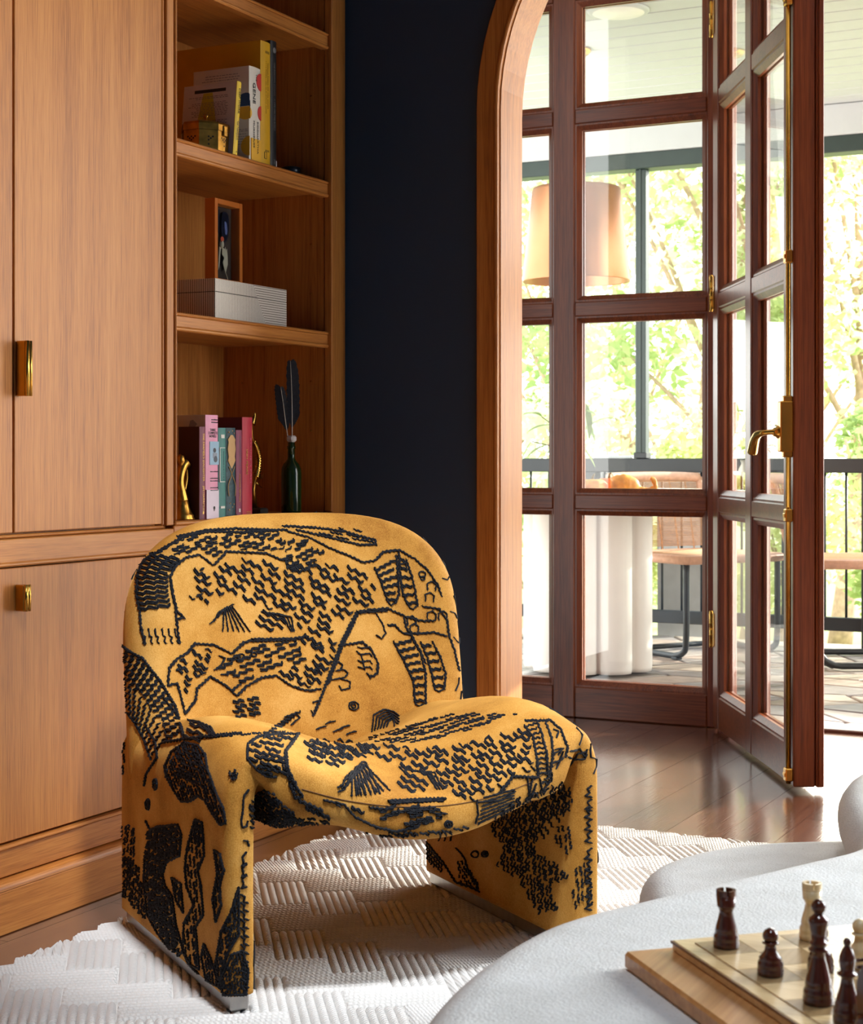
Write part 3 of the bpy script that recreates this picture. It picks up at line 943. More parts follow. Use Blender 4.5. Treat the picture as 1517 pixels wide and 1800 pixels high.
def bars(v, left, right, n, wl=26.0, amp=5.0):
    def along(pl, t):
        ls = [math.hypot(b[0] - a[0], b[1] - a[1]) for a, b in zip(pl[:-1], pl[1:])]; T_ = t * sum(ls)
        for (a, b), L_ in zip(zip(pl[:-1], pl[1:]), ls):
            if T_ <= L_: return (a[0] + (b[0] - a[0]) * T_ / L_, a[1] + (b[1] - a[1]) * T_ / L_)
            T_ -= L_
        return pl[-1]
    for k in range(n):
        t = (k + .5) / n; a, b = along(left, t), along(right, t)
        zigline(v, a[0], a[1], math.degrees(atan2(b[1] - a[1], b[0] - a[0])), math.hypot(b[0] - a[0], b[1] - a[1]), wl, amp)

def ring(v, x, y, r, n=10):
    v.lay([(x + r * cos(2*pi*k/n), y + r * .85 * sin(2*pi*k/n)) for k in range(n + 1)])

def chevrons(v, x, y, n, dx, w1, w2, h, st=14):
    for k in range(n):
        x0 = x + k * dx
        v.lay([(x0, y + h * .35 + (n - k) * 4), (x0 + w1, y - k * 2), (x0 + w1 + w2, y + h)])

def claw(v, left, right, n):
    line(v, left); line(v, right)
    bars(v, left, right, max(4, int(n * .75)), 24, 6)
    a, b = left[-1], right[-1]
    v.lay([a, ((a[0]+b[0])/2, max(a[1], b[1]) + 10), b])

base_v = dict(eye=(0, 0, HC), yaw=YAW, hx=CX, hy=HY, f=FPX)
V5 = View(**base_v, ox=180, oy=900, k=2.2985)
V6 = View(**base_v, ox=180, oy=1220, k=3.104)
V7 = View(**base_v, ox=420, oy=1220, k=2.370)
# --- backrest: striped foreleg at the left
legL = [(205, 165), (160, 205), (140, 260), (138, 330), (150, 400), (156, 480)]
legR = [(335, 182), (295, 215), (272, 255), (278, 320), (292, 380), (302, 470)]
line(V5, legL); line(V5, legR); line(V5, [(272, 260), (282, 320), (300, 400), (330, 425), (300, 430)])
bars(V5, legL[:-1], legR[:-1], 12, 44, 9)
for x in (160, 186, 212, 240, 266, 292): V5.lay([(x, 470), (x + 4, 500), (x + 14, 505), (x + 10, 522), (x + 18, 532)])
line(V5, [(155, 470), (170, 535)]); line(V5, [(300, 470), (310, 530)])
# --- shoulder and crest of the back
line(V5, [(200, 175), (330, 95), (430, 78), (560, 80), (660, 75), (745, 70)])
line(V5, [(300, 100), (420, 72), (540, 66), (700, 72)])
line(V5, [(335, 182), (392, 172), (447, 215), (500, 158), (590, 163), (660, 165), (720, 192), (752, 186)])
field(V5, [(205, 172), (330, 98), (560, 84), (740, 76), (740, 150), (660, 160), (500, 152), (445, 205), (390, 166), (330, 178)], -30, 20, 64, 14, 26, 7)
field(V5, [(740, 76), (830, 105), (910, 160), (860, 225), (810, 262), (750, 240), (700, 190), (740, 150)], -32, 21, 70, 14, 26, 7)
line(V5, [(742, 76), (830, 100), (920, 145), (1000, 178), (1050, 202), (1100, 196), (1132, 160), (1200, 152), (1262, 190), (1312, 232), (1352, 292), (1370, 340)])
line(V5, [(725, 56), (860, 62), (980, 78), (1100, 112), (1106, 130), (1040, 132), (900, 98), (780, 70)])
field(V5, [(740, 58), (860, 64), (980, 80), (1095, 112), (1100, 128), (1040, 128), (900, 94), (780, 68)], 12, 12, 60, 10, 20, 5)
field(V5, [(850, 56), (1040, 66), (1130, 100), (1040, 84)], 12, 11, 50, 10, 18, 5)
# --- body of the animal
BODY = [(330, 238), (460, 186), (600, 178), (760, 196), (1000, 206), (1110, 246), (1112, 392), (1022, 400), (965, 470), (935, 600), (890, 690), (850, 640), (812, 560), (790, 500), (772, 410), (640, 395), (560, 352), (350, 332)]
field(V5, BODY, 27, 27, 82, 24, 36, 12)
field(V5, [(345, 330), (400, 320), (440, 380), (425, 386), (350, 350)], 32, 20, 60, 10, 28, 9)
for k in range(6): V5.lay([(432 + k * 14, 452 - k * 14), (452 + k * 14, 440 - k * 16), (470 + k * 12, 402 - k * 6), (490 + k * 6, 400 - k * 5), (486 + k * 22, 484)][(0 if k < 4 else 2):])
for k in range(3): zigline(V5, 622 + k * 14, 444 - k * 22, 24, 90 + k * 12, 40, 11)
for k in range(3): V5.lay([(640 + k * 30, 402 + k * 4), (730 + k * 16, 420 + k * 2), (762 + k * 6, 484)])
# --- head
line(V5, [(262, 700), (268, 630), (300, 592), (340, 570), (372, 530), (450, 536), (522, 572), (570, 526), (600, 520), (780, 516)])
line(V5, [(600, 512), (780, 510), (830, 500)])
line(V5, [(262, 700), (300, 690), (318, 752), (332, 815), (374, 762), (380, 712), (436, 664), (500, 702), (540, 742), (582, 702), (642, 668), (702, 660), (762, 702), (832, 722), (882, 712)])
line(V5, [(436, 664), (480, 690), (522, 720), (560, 690)])
field(V5, [(285, 620), (372, 545), (450, 548), (430, 640), (375, 690), (330, 760), (315, 690)], 32, 24, 70, 14, 30, 9)
field(V5, [(445, 620), (480, 580), (600, 535), (790, 520), (830, 600), (700, 640), (640, 655), (545, 715), (500, 690)], -24, 25, 84, 16, 32, 9)
field(V5, [(700, 640), (830, 590), (900, 640), (880, 700), (830, 712), (760, 690)], 28, 23, 80, 12, 30, 9)
ring(V5, 560, 585, 14); ring(V5, 612, 575, 10); V5.lay([(470, 580), (495, 590), (480, 620), (450, 640)])
# --- tail line and small motifs
line(V5, [(1026, 402), (1000, 452), (962, 532), (932, 612), (902, 692), (872, 772), (848, 824)], 4, 14)
line(V5, [(1032, 404), (1008, 456), (970, 534), (940, 612), (908, 696)], 4, 14)
line(V5, [(1026, 402), (1082, 394), (1150, 388), (1218, 420), (1292, 440), (1340, 436)], 4)
line(V5, [(1032, 406), (1150, 396)], 3)
V5.lay([(848, 770), (880, 762)]); V5.lay([(855, 822), (842, 800)])
line(V5, [(952, 538), (1050, 524), (1088, 560), (1112, 610), (1108, 650), (1080, 668), (1066, 650)])
for y in (545, 570, 600, 625): V5.lay([(1030, y), (1048, y + 6), (1080, y), (1090, y + 14)])
V5.lay([(1026, 560), (1046, 580), (1060, 640)])
for p in ((955, 620), (975, 650)): V5.lay([(p[0] - 25, p[1] - 8), (p[0], p[1] - 14), (p[0] + 16, p[1]), (p[0] + 6, p[1] + 18), (p[0] - 14, p[1] + 22)])
V5.lay([(915, 680), (960, 672), (1000, 685), (1000, 712), (965, 720), (955, 700)])
ring(V5, 1015, 783, 20); ring(V5, 1014, 783, 9)
for k in range(4): zigline(V5, 530 + (k % 2) * 10, 766 + k * 20, -14, 46, 26, 10); zigline(V5, 588 + (k % 2) * 8, 756 + k * 20, -14, 40, 26, 10)
for k in range(3): zigline(V5, 335 + k * 12, 905 - k * 24, 14, 60 + k * 4, 40, 9)
for k in range(4): V5.lay([(345 + k * 22, 842 + k * 8), (395 + k * 14, 850 + k * 6), (440 + k * 6, 905)])
for k in range(7): zigline(V5, 675 + k * 12, 888 - k * 10, -24, 60, 20, 8)
V5.lay([(735, 828), (780, 814), (798, 830), (760, 862)])
for k in range(6): V5.lay([(1088 + k * 12, 890 - k * 4), (1096 + k * 12, 820 + k * 6), (1140 + k * 8, 796 + k * 8), (1180, 808 + k * 12), (1200, 826 + k * 12)][:5 - (k > 3)])
for p in ((862, 880), (930, 890), (985, 900), (900, 858), (958, 876)): V5.lay([(p[0], p[1]), (p[0] + 20, p[1] - 10), (p[0] + 42, p[1] - 14)])
# --- claws at the right of the back
claw(V5, [(1098, 222), (1120, 270), (1140, 330), (1152, 362)], [(1186, 172), (1192, 260), (1196, 330), (1180, 368)], 9)
claw(V5, [(1196, 160), (1200, 250), (1212, 330), (1238, 384)], [(1226, 190), (1248, 260), (1262, 320), (1272, 378)], 8)
V5.lay([(1200, 212), (1226, 206), (1228, 226), (1206, 230)])
ring(V5, 1292, 252, 14); ring(V5, 1294, 268, 9)
for q in ((1330, 300), (1322, 345), (1330, 420), (1375, 420), (1250, 440), (1260, 470)):
    V5.lay([(q[0] - 16, q[1] + 18), (q[0] - 18, q[1] - 10), (q[0] + 2, q[1] - 20), (q[0] + 18, q[1] - 6), (q[0] + 14, q[1] + 20)])
line(V5, [(1216, 420), (1230, 480), (1262, 490), (1340, 486), (1390, 500)]); line(V5, [(1290, 380), (1360, 390), (1392, 440), (1398, 500), (1420, 560), (1440, 640)])
V5.lay([(1100, 402), (1130, 450), (1145, 490), (1128, 512), (1105, 496)])
line(V5, [(1150, 456), (1180, 456), (1210, 488), (1246, 492), (1282, 560), (1306, 610)])
claw(V5, [(1174, 520), (1216, 600), (1254, 680), (1262, 775)], [(1246, 500), (1284, 570), (1304, 650), (1304, 775)], 12)
claw(V5, [(1284, 522), (1312, 590), (1330, 660), (1340, 716)], [(1330, 520), (1362, 580), (1384, 650), (1380, 716)], 9)
# --- left flank of the back
b1_ = [(52, 512), (100, 556), (162, 592), (232, 682), (292, 782), (326, 900)]
b2_ = [(50, 600), (70, 640), (112, 700), (172, 770), (230, 850), (262, 930)]
b3_ = [(60, 770), (90, 800), (132, 852), (172, 932), (196, 1000)]
line(V5, b1_); line(V5, b1_, 5, 12); bars(V5, b1_, b2_, 17, 24, 10); bars(V5, b2_, b3_, 12, 22, 10); line(V5, b3_)
line(V5, [(52, 780), (66, 860), (74, 950), (70, 1010)]); field(V5, [(48, 780), (70, 830), (80, 920), (76, 1010), (56, 1000)], 90, 9, 40, 8, 14, 5)
for p in ((62, 300), (74, 350), (85, 262)): ring(V5, p[0], p[1], 9)
# --- left leg
line(V6, [(240, 180), (290, 262), (300, 342), (240, 432), (228, 500)]); line(V6, [(330, 20), (390, 90), (432, 180), (442, 250)])
line(V6, [(330, 262), (440, 246), (600, 226), (760, 214)], 5)
HEAD = [(450, 262), (525, 282), (562, 330), (572, 402), (622, 542), (660, 622), (672, 702), (642, 710), (602, 652), (562, 582), (522, 552), (482, 582), (432, 585), (400, 540), (350, 452), (340, 392), (380, 312)]
line(V6, HEAD + HEAD[:1]); field(V6, HEAD, 70, 13, 80, 8, 20, 6)
field(V6, [(430, 290), (540, 280), (560, 400), (500, 500), (380, 420)], 25, 22, 60, 14, 20, 6)
for p in ((290, 492), (250, 602)):
    for r_ in (9, 16): V6.lay([(p[0] + r_ * cos(a) * .7, p[1] + 1.9 * r_ * sin(a)) for a in [2*pi*k/10 for k in range(11)]])
field(V6, [(690, 420), (735, 410), (742, 450), (715, 478), (692, 455)], 80, 9, 40, 4, 14, 5)
field(V6, [(84, 140), (112, 200), (132, 300), (125, 400), (100, 540), (86, 460)], 88, 12, 50, 8, 18, 6)
field(V6, [(84, 700), (135, 700), (198, 745), (200, 800), (182, 900), (212, 960), (232, 1100), (250, 1240), (180, 1180), (100, 1110)], 92, 17, 52, 8, 22, 8)
field(V6, [(84, 860), (180, 900), (230, 1040), (236, 1240), (150, 1160), (96, 1080)], 60, 20, 50, 12, 22, 8)
BLK = [(238, 690), (262, 742), (300, 722), (412, 710), (432, 762), (422, 880), (352, 912), (330, 980), (342, 1042), (382, 1102), (402, 1250), (442, 1400), (402, 1440), (300, 1300), (244, 1200), (226, 1000), (238, 850)]
line(V6, BLK); field(V6, BLK, 88, 15, 66, 6, 24, 9); field(V6, BLK, 30, 46, 60, 30, 20, 8)
CLM = [(452, 950), (462, 850), (490, 740), (510, 684), (546, 700), (552, 780), (556, 880), (522, 960), (540, 1050), (552, 1200), (510, 1270), (530, 1500), (470, 1470), (440, 1400), (446, 1250), (500, 1150), (462, 1050)]
line(V6, CLM + CLM[:1]); field(V6, CLM, 84, 19, 60, 12, 22, 8)
field(V6, [(500, 690), (540, 690), (552, 800), (530, 840), (490, 780)], 80, 11, 50, 6, 16, 6)
for P_ in ([(612, 850), (642, 872), (662, 960), (642, 1042), (648, 1150), (620, 1240), (604, 1120), (630, 980)], [(380, 1000), (430, 1036), (442, 1190), (402, 1122)], [(556, 1360), (592, 1440), (642, 1600), (566, 1560), (540, 1430)],
           [(742, 1050), (704, 1180), (652, 1290), (618, 1480), (640, 1560), (684, 1410), (742, 1310)], [(702, 1420), (762, 1400), (792, 1500), (782, 1640), (662, 1640), (640, 1580)], [(440, 1400), (480, 1480), (560, 1560), (640, 1640), (560, 1600)]):
    line(V6, P_ + P_[:1]); field(V6, P_, 82, 15, 60, 8, 22, 8)
V6.lay([(800, 520), (770, 560), (766, 640), (756, 700), (766, 730), (786, 722), (792, 690)]); V6.lay([(766, 800), (790, 802), (800, 830)])
for y in (860, 920, 980): V6.lay([(786, y), (764, y + 30), (770, y + 60), (758, y + 80), (788, y + 70)])
for y in range(1090, 1640, 46): V6.lay([(752, y), (776, y + 16), (770, y + 40), (796, y + 52)])
# --- left part of the seat
STR = [(792, 272), (850, 232), (960, 216), (1070, 220), (1032, 270), (992, 312), (1002, 382), (1022, 442), (952, 452), (900, 450), (842, 412), (790, 352)]
line(V6, STR[:4]); line(V6, STR[8:] + STR[:1]); field(V6, STR, 14, 27, 150, 6, 44, 9)
line(V6, [(1070, 216), (1000, 310), (1008, 400), (1050, 492), (1092, 560), (1050, 566), (1018, 480)], 5); line(V6, [(1064, 220), (994, 316), (1000, 402), (1036, 480)], 5)
field(V6, [(980, 380), (1040, 440), (1092, 552), (1050, 560), (1010, 470)], 40, 14, 50, 6, 18, 6)
field(V6, [(440, 250), (600, 230), (780, 214), (1000, 206), (1000, 214), (780, 226), (560, 246)], -3, 8, 50, 6, 18, 4)
for k in range(7): V6.lay([(1280 + k * 16, 512 - k * 18), (1310 + k * 16, 496 - k * 18), (1330 + k * 14, 448 - k * 12), (1362 + k * 12, 452 - k * 13), (1360 + k * 26, 560 - k * 2)][(0 if k % 2 == 0 else 2):])
field(V6, [(1070, 246), (1300, 240), (1490, 262), (1490, 330), (1360, 380), (1280, 410), (1120, 372), (1090, 300)], 17, 30, 100, 26, 44, 12)
UND = [(800, 600), (830, 532), (882, 516), (940, 542), (1002, 612), (1092, 680), (1222, 722), (1490, 762), (1400, 776), (1200, 770), (1000, 752), (800, 738)]
field(V6, UND, 24, 13, 70, 6, 22, 7); field(V6, UND, 60, 30, 40, 16, 18, 7)
# --- seat
SEATF = [(250, 192), (420, 186), (560, 200), (700, 216), (900, 210), (1060, 172), (1180, 132), (1226, 132), (1222, 250), (1236, 326), (1160, 330), (1100, 392), (1000, 452), (880, 440), (850, 390), (690, 330), (560, 258), (440, 282), (280, 292)]
field(V7, SEATF, 22, 24, 76, 18, 36, 11)
field(V7, [(520, 186), (640, 150), (750, 112), (880, 86), (1050, 80), (1190, 88), (1100, 112), (960, 152), (800, 196), (700, 210), (560, 204)], -17, 11, 90, 12, 22, 5)
for k in range(6): V7.lay([(412 + k * 14, 408 - k * 16), (440 + k * 13, 396 - k * 16), (458 + k * 10, 352 - k * 10), (484 + k * 8, 352 - k * 11), (498 + k * 26, 420 - k * 3)])
for k in range(3): zigline(V7, 664 + k * 14, 372 - k * 22, 26, 96 + k * 12, 42, 11)
for k in range(3): V7.lay([(690 + k * 26, 316 + k * 4), (780 + k * 18, 330), (826 + k * 12, 400)])
line(V7, [(620, 444), (860, 434)], 3); line(V7, [(625, 452), (850, 443)], 3)
rE = [(1240, 112), (1262, 170), (1280, 250), (1284, 340)]; lE = [(1186, 130), (1224, 180), (1238, 260), (1244, 340)]
line(V7, lE); bars(V7, lE, rE, 11, 20, 6); line(V7, rE); line(V7, [(1276, 116), (1300, 180), (1306, 250), (1290, 345)])
line(V7, [(1190, 112), (1296, 110), (1340, 150), (1366, 222), (1356, 262)]); V7.lay([(1310, 150), (1332, 156), (1322, 184)]); V7.lay([(1316, 232), (1344, 226), (1330, 256)])
for y in (250, 290): V7.lay([(1300, y), (1330, y - 10), (1352, y - 24)])
line(V7, [(1084, 412), (1140, 342), (1246, 346)], 5); V7.lay([(1200, 348), (1212, 436), (1238, 372)]); V7.lay([(1222, 350), (1204, 440), (1192, 436)])
for k in range(7): V7.lay([(994 + k * 4, 540 - k * 18), (1060 + k * 6, 508 - k * 16), (1146, 470 - k * 12)])
V7.lay([(1150, 404), (1100, 440), (990, 452), (996, 500), (984, 540)]); V7.lay([(1252, 350), (1262, 400), (1300, 360), (1302, 330)]); V7.lay([(1262, 410), (1290, 390)])
field(V7, [(1256, 330), (1304, 320), (1306, 370), (1262, 412)], -30, 12, 36, 8, 16, 5)
# --- rolled front edge
line(V7, [(400, 448), (440, 462), (480, 510), (562, 550), (650, 572), (740, 552), (760, 520)]); line(V7, [(350, 440), (402, 452), (420, 470)])
for a in ((590, 520, -28, 90), (640, 500, -20, 120), (590, 490, -24, 70), (690, 540, -14, 90), (470, 470, 24, 60), (700, 490, -12, 80)): zigline(V7, a[0], a[1], a[2], a[3], 30, 9)
field(V7, [(690, 490), (800, 460), (880, 500), (800, 550), (700, 560)], -16, 20, 66, 14, 28, 8); ring(V7, 872, 542, 16); ring(V7, 872, 542, 8)
field(V7, [(350, 520), (430, 560), (480, 570), (600, 574), (740, 570), (860, 560), (980, 545), (1000, 552), (860, 585), (600, 600), (400, 592), (220, 570), (60, 540), (60, 490)], 6, 11, 60, 8, 20, 6)
for a in ((250, 440), (280, 470)): zigline(V7, a[0], a[1], 24, 110, 24, 8)
line(V7, [(540, 470), (600, 478), (640, 470), (650, 456)], 4)
# --- inside of the right leg
RIN = [(1050, 502), (1170, 424), (1330, 362), (1390, 362), (1392, 482), (1302, 522), (1252, 582), (1242, 652), (1330, 702), (1392, 762), (1302, 802), (1342, 902), (1242, 922), (1180, 802), (1122, 742), (1072, 722), (1102, 642), (1052, 582)]
field(V7, RIN, 86, 13, 60, 7, 22, 8); field(V7, [(1100, 500), (1390, 370), (1390, 480), (1200, 700), (1100, 600)], 60, 30, 50, 16, 20, 8)
line(V7, [(770, 600), (802, 642), (852, 700), (902, 782), (962, 802), (1002, 822)]); bars(V7, [(770, 600), (802, 642), (852, 700)], [(775, 680), (800, 710), (850, 750)], 8, 18, 6)
for x in (832, 856, 880): V7.lay([(x, 570), (x + 8, 590), (x + 2, 612)])
ring(V7, 1026, 666, 14); ring(V7, 1026, 666, 6); ring(V7, 985, 668, 16); V7.lay([(905, 640), (940, 680), (960, 740), (1000, 810)])
field(V7, [(900, 680), (950, 700), (1000, 790), (1010, 830), (920, 790)], 60, 14, 40, 8, 16, 6); field(V7, [(1300, 560), (1390, 520), (1390, 690), (1330, 640)], 80, 18, 46, 10, 18, 7)
for y in (380, 436, 470, 520, 570, 640, 690, 740, 800, 850): V7.lay([(1470, y), (1450, y + 16), (1462, y + 30), (1440, y + 44), (1470, y + 50)])
V7.lay([(1378, 240), (1420, 230), (1440, 262), (1450, 230)]); V7.lay([(1370, 262), (1400, 274), (1440, 270), (1450, 250)]); V7.lay([(1380, 300), (1410, 250), (1446, 240)])
field(V7, [(1392, 720), (1440, 700), (1476, 720), (1480, 880), (1390, 900)], 84, 18, 50, 10, 20, 7)
# --- sides the photograph does not show: the same kind of marks, sketched from behind and from the right
ce = CHL + Vector((0, 0, .4))
for eye in ((-3.4, 4.2, .9), (.4, 4.6, .9)):
    d = ce - Vector(eye); yaw = atan2(-d.x, d.y)
    VB = View(eye, yaw, 0, 0, 1000.0)
    D_ = sqrt(d.x**2 + d.y**2); zy = lambda z: -(z - eye[2]) * 1000 / D_
    W_ = 460 / D_
    field(VB, [(-W_, zy(.80)), (W_, zy(.80)), (W_, zy(.45)), (-W_, zy(.45))], 25, 11, 36, 16, 14, 5)
    field(VB, [(-W_, zy(.42)), (W_, zy(.42)), (W_, zy(.05)), (-W_, zy(.05))], 86, 11, 34, 14, 14, 5)

# yarn bodies: a low rounded ridge with loose ends
ym = MB()
for st_ in strokes:
    n_ = len(st_); base = len(ym.v); ok = True
    for i, (p, nr) in enumerate(st_):
        t = st_[min(i + 1, n_ - 1)][0] - st_[max(i - 1, 0)][0]
        if t.length < 1e-7: t = nr.orthogonal()
        t.normalize(); s_ = nr.cross(t).normalized()
        w_ = 0.0019 * rp.uniform(.7, 1.35) * (.6 if i in (0, n_ - 1) else 1); h_ = 0.0028 * rp.uniform(.7, 1.3)
        ym.v += [p - s_ * w_ - nr * .0006, p - s_ * w_ * .55 + nr * h_, p + s_ * w_ * .55 + nr * h_, p + s_ * w_ - nr * .0006]
        if rp.random() < .42:
            d = (nr * rp.uniform(.6, 1.2) + s_ * rp.uniform(-1, 1) + t * rp.uniform(-.6, .6)).normalized() * rp.uniform(.003, .0062)
            q = p + nr * .001
            ym.tri(q - t * .0008, q + t * .0008, q + d)
            # keep ring indexing intact: move the fuzz vertices behind a separate list
            fz = ym.v[-3:]; del ym.v[-3:]; ym.f.pop(); ym.sm.pop(); ym.mi.pop()
            FUZZ = globals().setdefault('FUZZ_', []); FUZZ.append(fz)
    for i in range(n_ - 1):
        a = base + i * 4; b = a + 4
        for k in range(3): ym._f([a + k, a + k + 1, b + k + 1, b + k], True)
    ym._f([base, base + 1, base + 2, base + 3]); e = base + (n_ - 1) * 4; ym._f([e + 3, e + 2, e + 1, e])
for fz in FUZZ_: ym.tri(*fz)
yo_ = ym.build('tufted_pattern', yarn, chair); yo_['kind'] = 'stuff'
tag(yo_, 'black tufted yarn drawing tigers and zigzags')
print('strokes', len(strokes), 'yarn faces', len(ym.f))
# seam along the rolled front edge of the seat
strokes_bak = strokes; strokes = []
V7.lay([(p.x, p.y) for p in catmull([(262, 396, 0), (430, 440, 0), (600, 465, 0), (740, 470, 0), (900, 460, 0), (1050, 428, 0), (1200, 374, 0), (1290, 318, 0), (1362, 252, 0)], 8)], 0.0, 6.0)
m = MB()
for st_ in strokes: m.tube([p + nr * .0004 for p, nr in st_], .0009, 6)
if m.v: m.build('seat_seam', plain('seam_thread', lin(92, 56, 18), .8), chair)

# ================================================================== STONE TABLES
def stone():
    m, n, b = nmat('pale_plaster_stone')
    v = coords(n)
    n1 = node(n, 'ShaderNodeTexNoise', Scale=9.0, Detail=6.0, Roughness=0.65); link(n, v, n1.inputs['Vector'])
    n2 = node(n, 'ShaderNodeTexNoise', Scale=330.0, Detail=4.0, Roughness=0.7); link(n, v, n2.inputs['Vector'])
    vo = node(n, 'ShaderNodeTexVoronoi', Scale=300.0); link(n, v, vo.inputs['Vector'])
    base = ramp(n, n1.outputs['Fac'], [(0.3, lin(208, 208, 206)), (0.7, lin(228, 229, 229))])
    pit = ramp(n, n2.outputs['Fac'], [(0.30, (0.30, 0.27, 0.23, 1)), (0.40, (1, 1, 1, 1))])
    mx = n.nodes.new('ShaderNodeMixRGB'); mx.blend_type = 'MULTIPLY'; mx.inputs[0].default_value = 0.7
    link(n, base, mx.inputs[1]); link(n, pit, mx.inputs[2]); link(n, mx.outputs[0], b.inputs['Base Color'])
    ad = node(n, 'ShaderNodeMath', operation='ADD'); link(n, n2.outputs['Fac'], ad.inputs[0]); link(n, vo.outputs['Distance'], ad.inputs[1])
    bump(n, b, ad.outputs[0], 0.4, 0.0012)
    b.inputs['Roughness'].default_value = 0.72
    b.inputs['Specular IOR Level'].default_value = 0.3
    return m
stonem = stone()
def slab(outline, z0, z1, edge, n=9):
    pts = catmull([(x_, y_, 0) for x_, y_ in outline], n, closed=True)
    N = len(pts); nr = []
    area = sum(pts[i].x * pts[(i+1) % N].y - pts[(i+1) % N].x * pts[i].y for i in range(N))
    sg = 1 if area > 0 else -1
    for i in range(N):
        t = (pts[(i+1) % N] - pts[i-1]).normalized(); nr.append(Vector((t.y, -t.x, 0)) * sg)
    cen = sum(pts, Vector()) / N
    rings = []; zm = (z0 + z1) / 2; hh = (z1 - z0) / 2
    for k in range(13):
        a = -pi/2 + pi * k / 12
        ins = edge * (1 - max(0.0, cos(a)) ** 0.75)
        rings.append([pts[i] - nr[i] * ins + Vector((0, 0, zm + hh * sin(a))) for i in range(N)])
    for s_ in (0.0,):
        pass
    m = MB(); m.loft(rings, capa=True, capb=True)
    if sg < 0: m.f = [f[::-1] for f in m.f]
    m.sm[-1] = False; m.sm[-2] = False
    return m
TZ = 0.40
T1 = [(-.705, 1.34), (-.735, 1.459), (-.75, 1.587), (-.748, 1.7025), (-.732, 1.785), (-.688, 1.893), (-.634, 2.01), (-.563, 2.165), (-.522, 2.26), (-.520, 2.335), (-.562, 2.45), (-.603, 2.58), (-.632, 2.72), (-.628, 2.85), (-.55, 3.0),
      (-.32, 3.09), (-.05, 3.02), (.16, 2.78), (.21, 2.5), (.14, 2.28), (.17, 2.05), (.24, 1.75), (.2, 1.35), (.02, 1.05), (-.25, .94), (-.5, 1.02), (-.64, 1.18)]
t = thing('stone_coffee_table', 'large pale stone amoeba coffee table carrying the chessboard', 'coffee table', (-.25, 1.9, 0.02))
slab(T1, TZ - 0.085, TZ, 0.05).build('top', stonem, t)
for x_, y_, r_ in ((-.42, 1.35, .12), (-.10, 1.8, .13), (-.2, 2.75, .13)):
    m = MB().lathe([(r_ * .8, 0.021), (r_ * .84, 0.03), (r_ * .8, 0.12), (r_ * .9, 0.24), (r_ * 1.3, TZ - 0.08)], (x_, y_, 0), 28); m.build('leg', stonem, t)
T2 = [(-.838, 2.342), (-.868, 2.45), (-.848, 2.57), (-.786, 2.671), (-.71, 2.739), (-.6, 2.79), (-.42, 2.77), (-.33, 2.55), (-.40, 2.27), (-.58, 2.14), (-.76, 2.2)]
t = thing('stone_side_table', 'smaller lower stone table half tucked under the large stone table', 'side table', (-.6, 2.45, 0.02))
slab(T2, 0.205, 0.295, 0.05).build('top', stonem, t)
m = MB().lathe([(.10, 0.021), (.105, 0.03), (.10, 0.1), (.13, 0.21)], (-.6, 2.47, 0), 28); m.build('leg', stonem, t)

# ================================================================== CHESS
BC = Vector((-.551, 1.636, 0)); E1 = Vector((.732, .681, 0)); E2 = Vector((.681, -.732, 0))
SQ, BD = 0.047, 0.017
SZ = 8 * SQ + 2 * BD
BM = Matrix(((E1.x, -E2.x, 0, BC.x), (E1.y, -E2.y, 0, BC.y), (0, 0, 1, 0), (0, 0, 0, 1)))   # local (along e1, -along e2, z)
maple = wood('maple_board', lin(206, 172, 120), lin(224, 194, 146), lin(234, 208, 164), axis='x', rough=0.3, fine=180, coat=0.3)
maple_d = wood('walnut_squares', lin(138, 108, 70), lin(158, 128, 88), lin(172, 142, 102), axis='y', rough=0.3, fine=180, coat=0.3)
board_side = wood('board_frame_wood', lin(168, 112, 62), lin(190, 134, 80), lin(206, 152, 98), axis='y', rough=0.35, fine=160, coat=0.25)
ZBD = TZ
board = thing('chessboard', 'stepped wooden chessboard lying on the large stone table', 'chessboard', BC + E1 * SZ/2 + E2 * SZ/2 + Vector((0, 0, TZ)))
m = MB().box(-0.048, SZ + 0.01, -(SZ + 0.01), 0.012, ZBD, ZBD + 0.018, b=0.003); m.xf(BM); m.build('base', board_side, board)
m = MB().box(0, SZ, -SZ, 0, ZBD + 0.018, ZBD + 0.0285, b=0.001); m.xf(BM); m.build('top_frame', maple, board)
m = MB().box(-0.0012, SZ + 0.0012, -SZ - 0.0012, 0.0012, ZBD + 0.0255, ZBD + 0.0278); m.xf(BM); m.build('edge_line', plain('walnut_edge', lin(110, 70, 40), 0.4), board)
for i in range(8):
    for j in range(8):
        x0, y0 = BD + i * SQ, -(BD + (j + 1) * SQ)
        m = MB().box(x0 + .0002, x0 + SQ - .0002, y0 + .0002, y0 + SQ - .0002, ZBD + 0.0285, ZBD + 0.0295, b=0.0002); m.xf(BM)
        m.build('square', maple_d if (i + j) % 2 == 0 else maple, board)
ZP = ZBD + 0.0295
dark_piece = wood('rosewood', lin(44, 18, 10), lin(74, 32, 18), lin(104, 50, 28), axis='z', rough=0.14, fine=140, spec=0.5, coat=0.25)
light_piece = wood('boxwood', lin(206, 178, 130), lin(226, 200, 154), lin(236, 214, 174), axis='z', rough=0.28, fine=140, coat=0.4)
felt = plain('dark_felt', lin(30, 34, 30), 0.9)
def sqpos(i, j, di=0, dj=0):
    return BC + E1 * (BD + (i + .5 + di) * SQ) + E2 * (BD + (j + .5 + dj) * SQ) + Vector((0, 0, ZP))
BASEP = lambda r: [(0, 0.0005), (r * .97, 0.0005), (r, 0.002), (r, 0.006), (r * .95, 0.0075), (r * .98, 0.0085), (r * .96, 0.012), (r * .84, 0.0155), (r * .87, 0.0165), (r * .74, 0.019)]
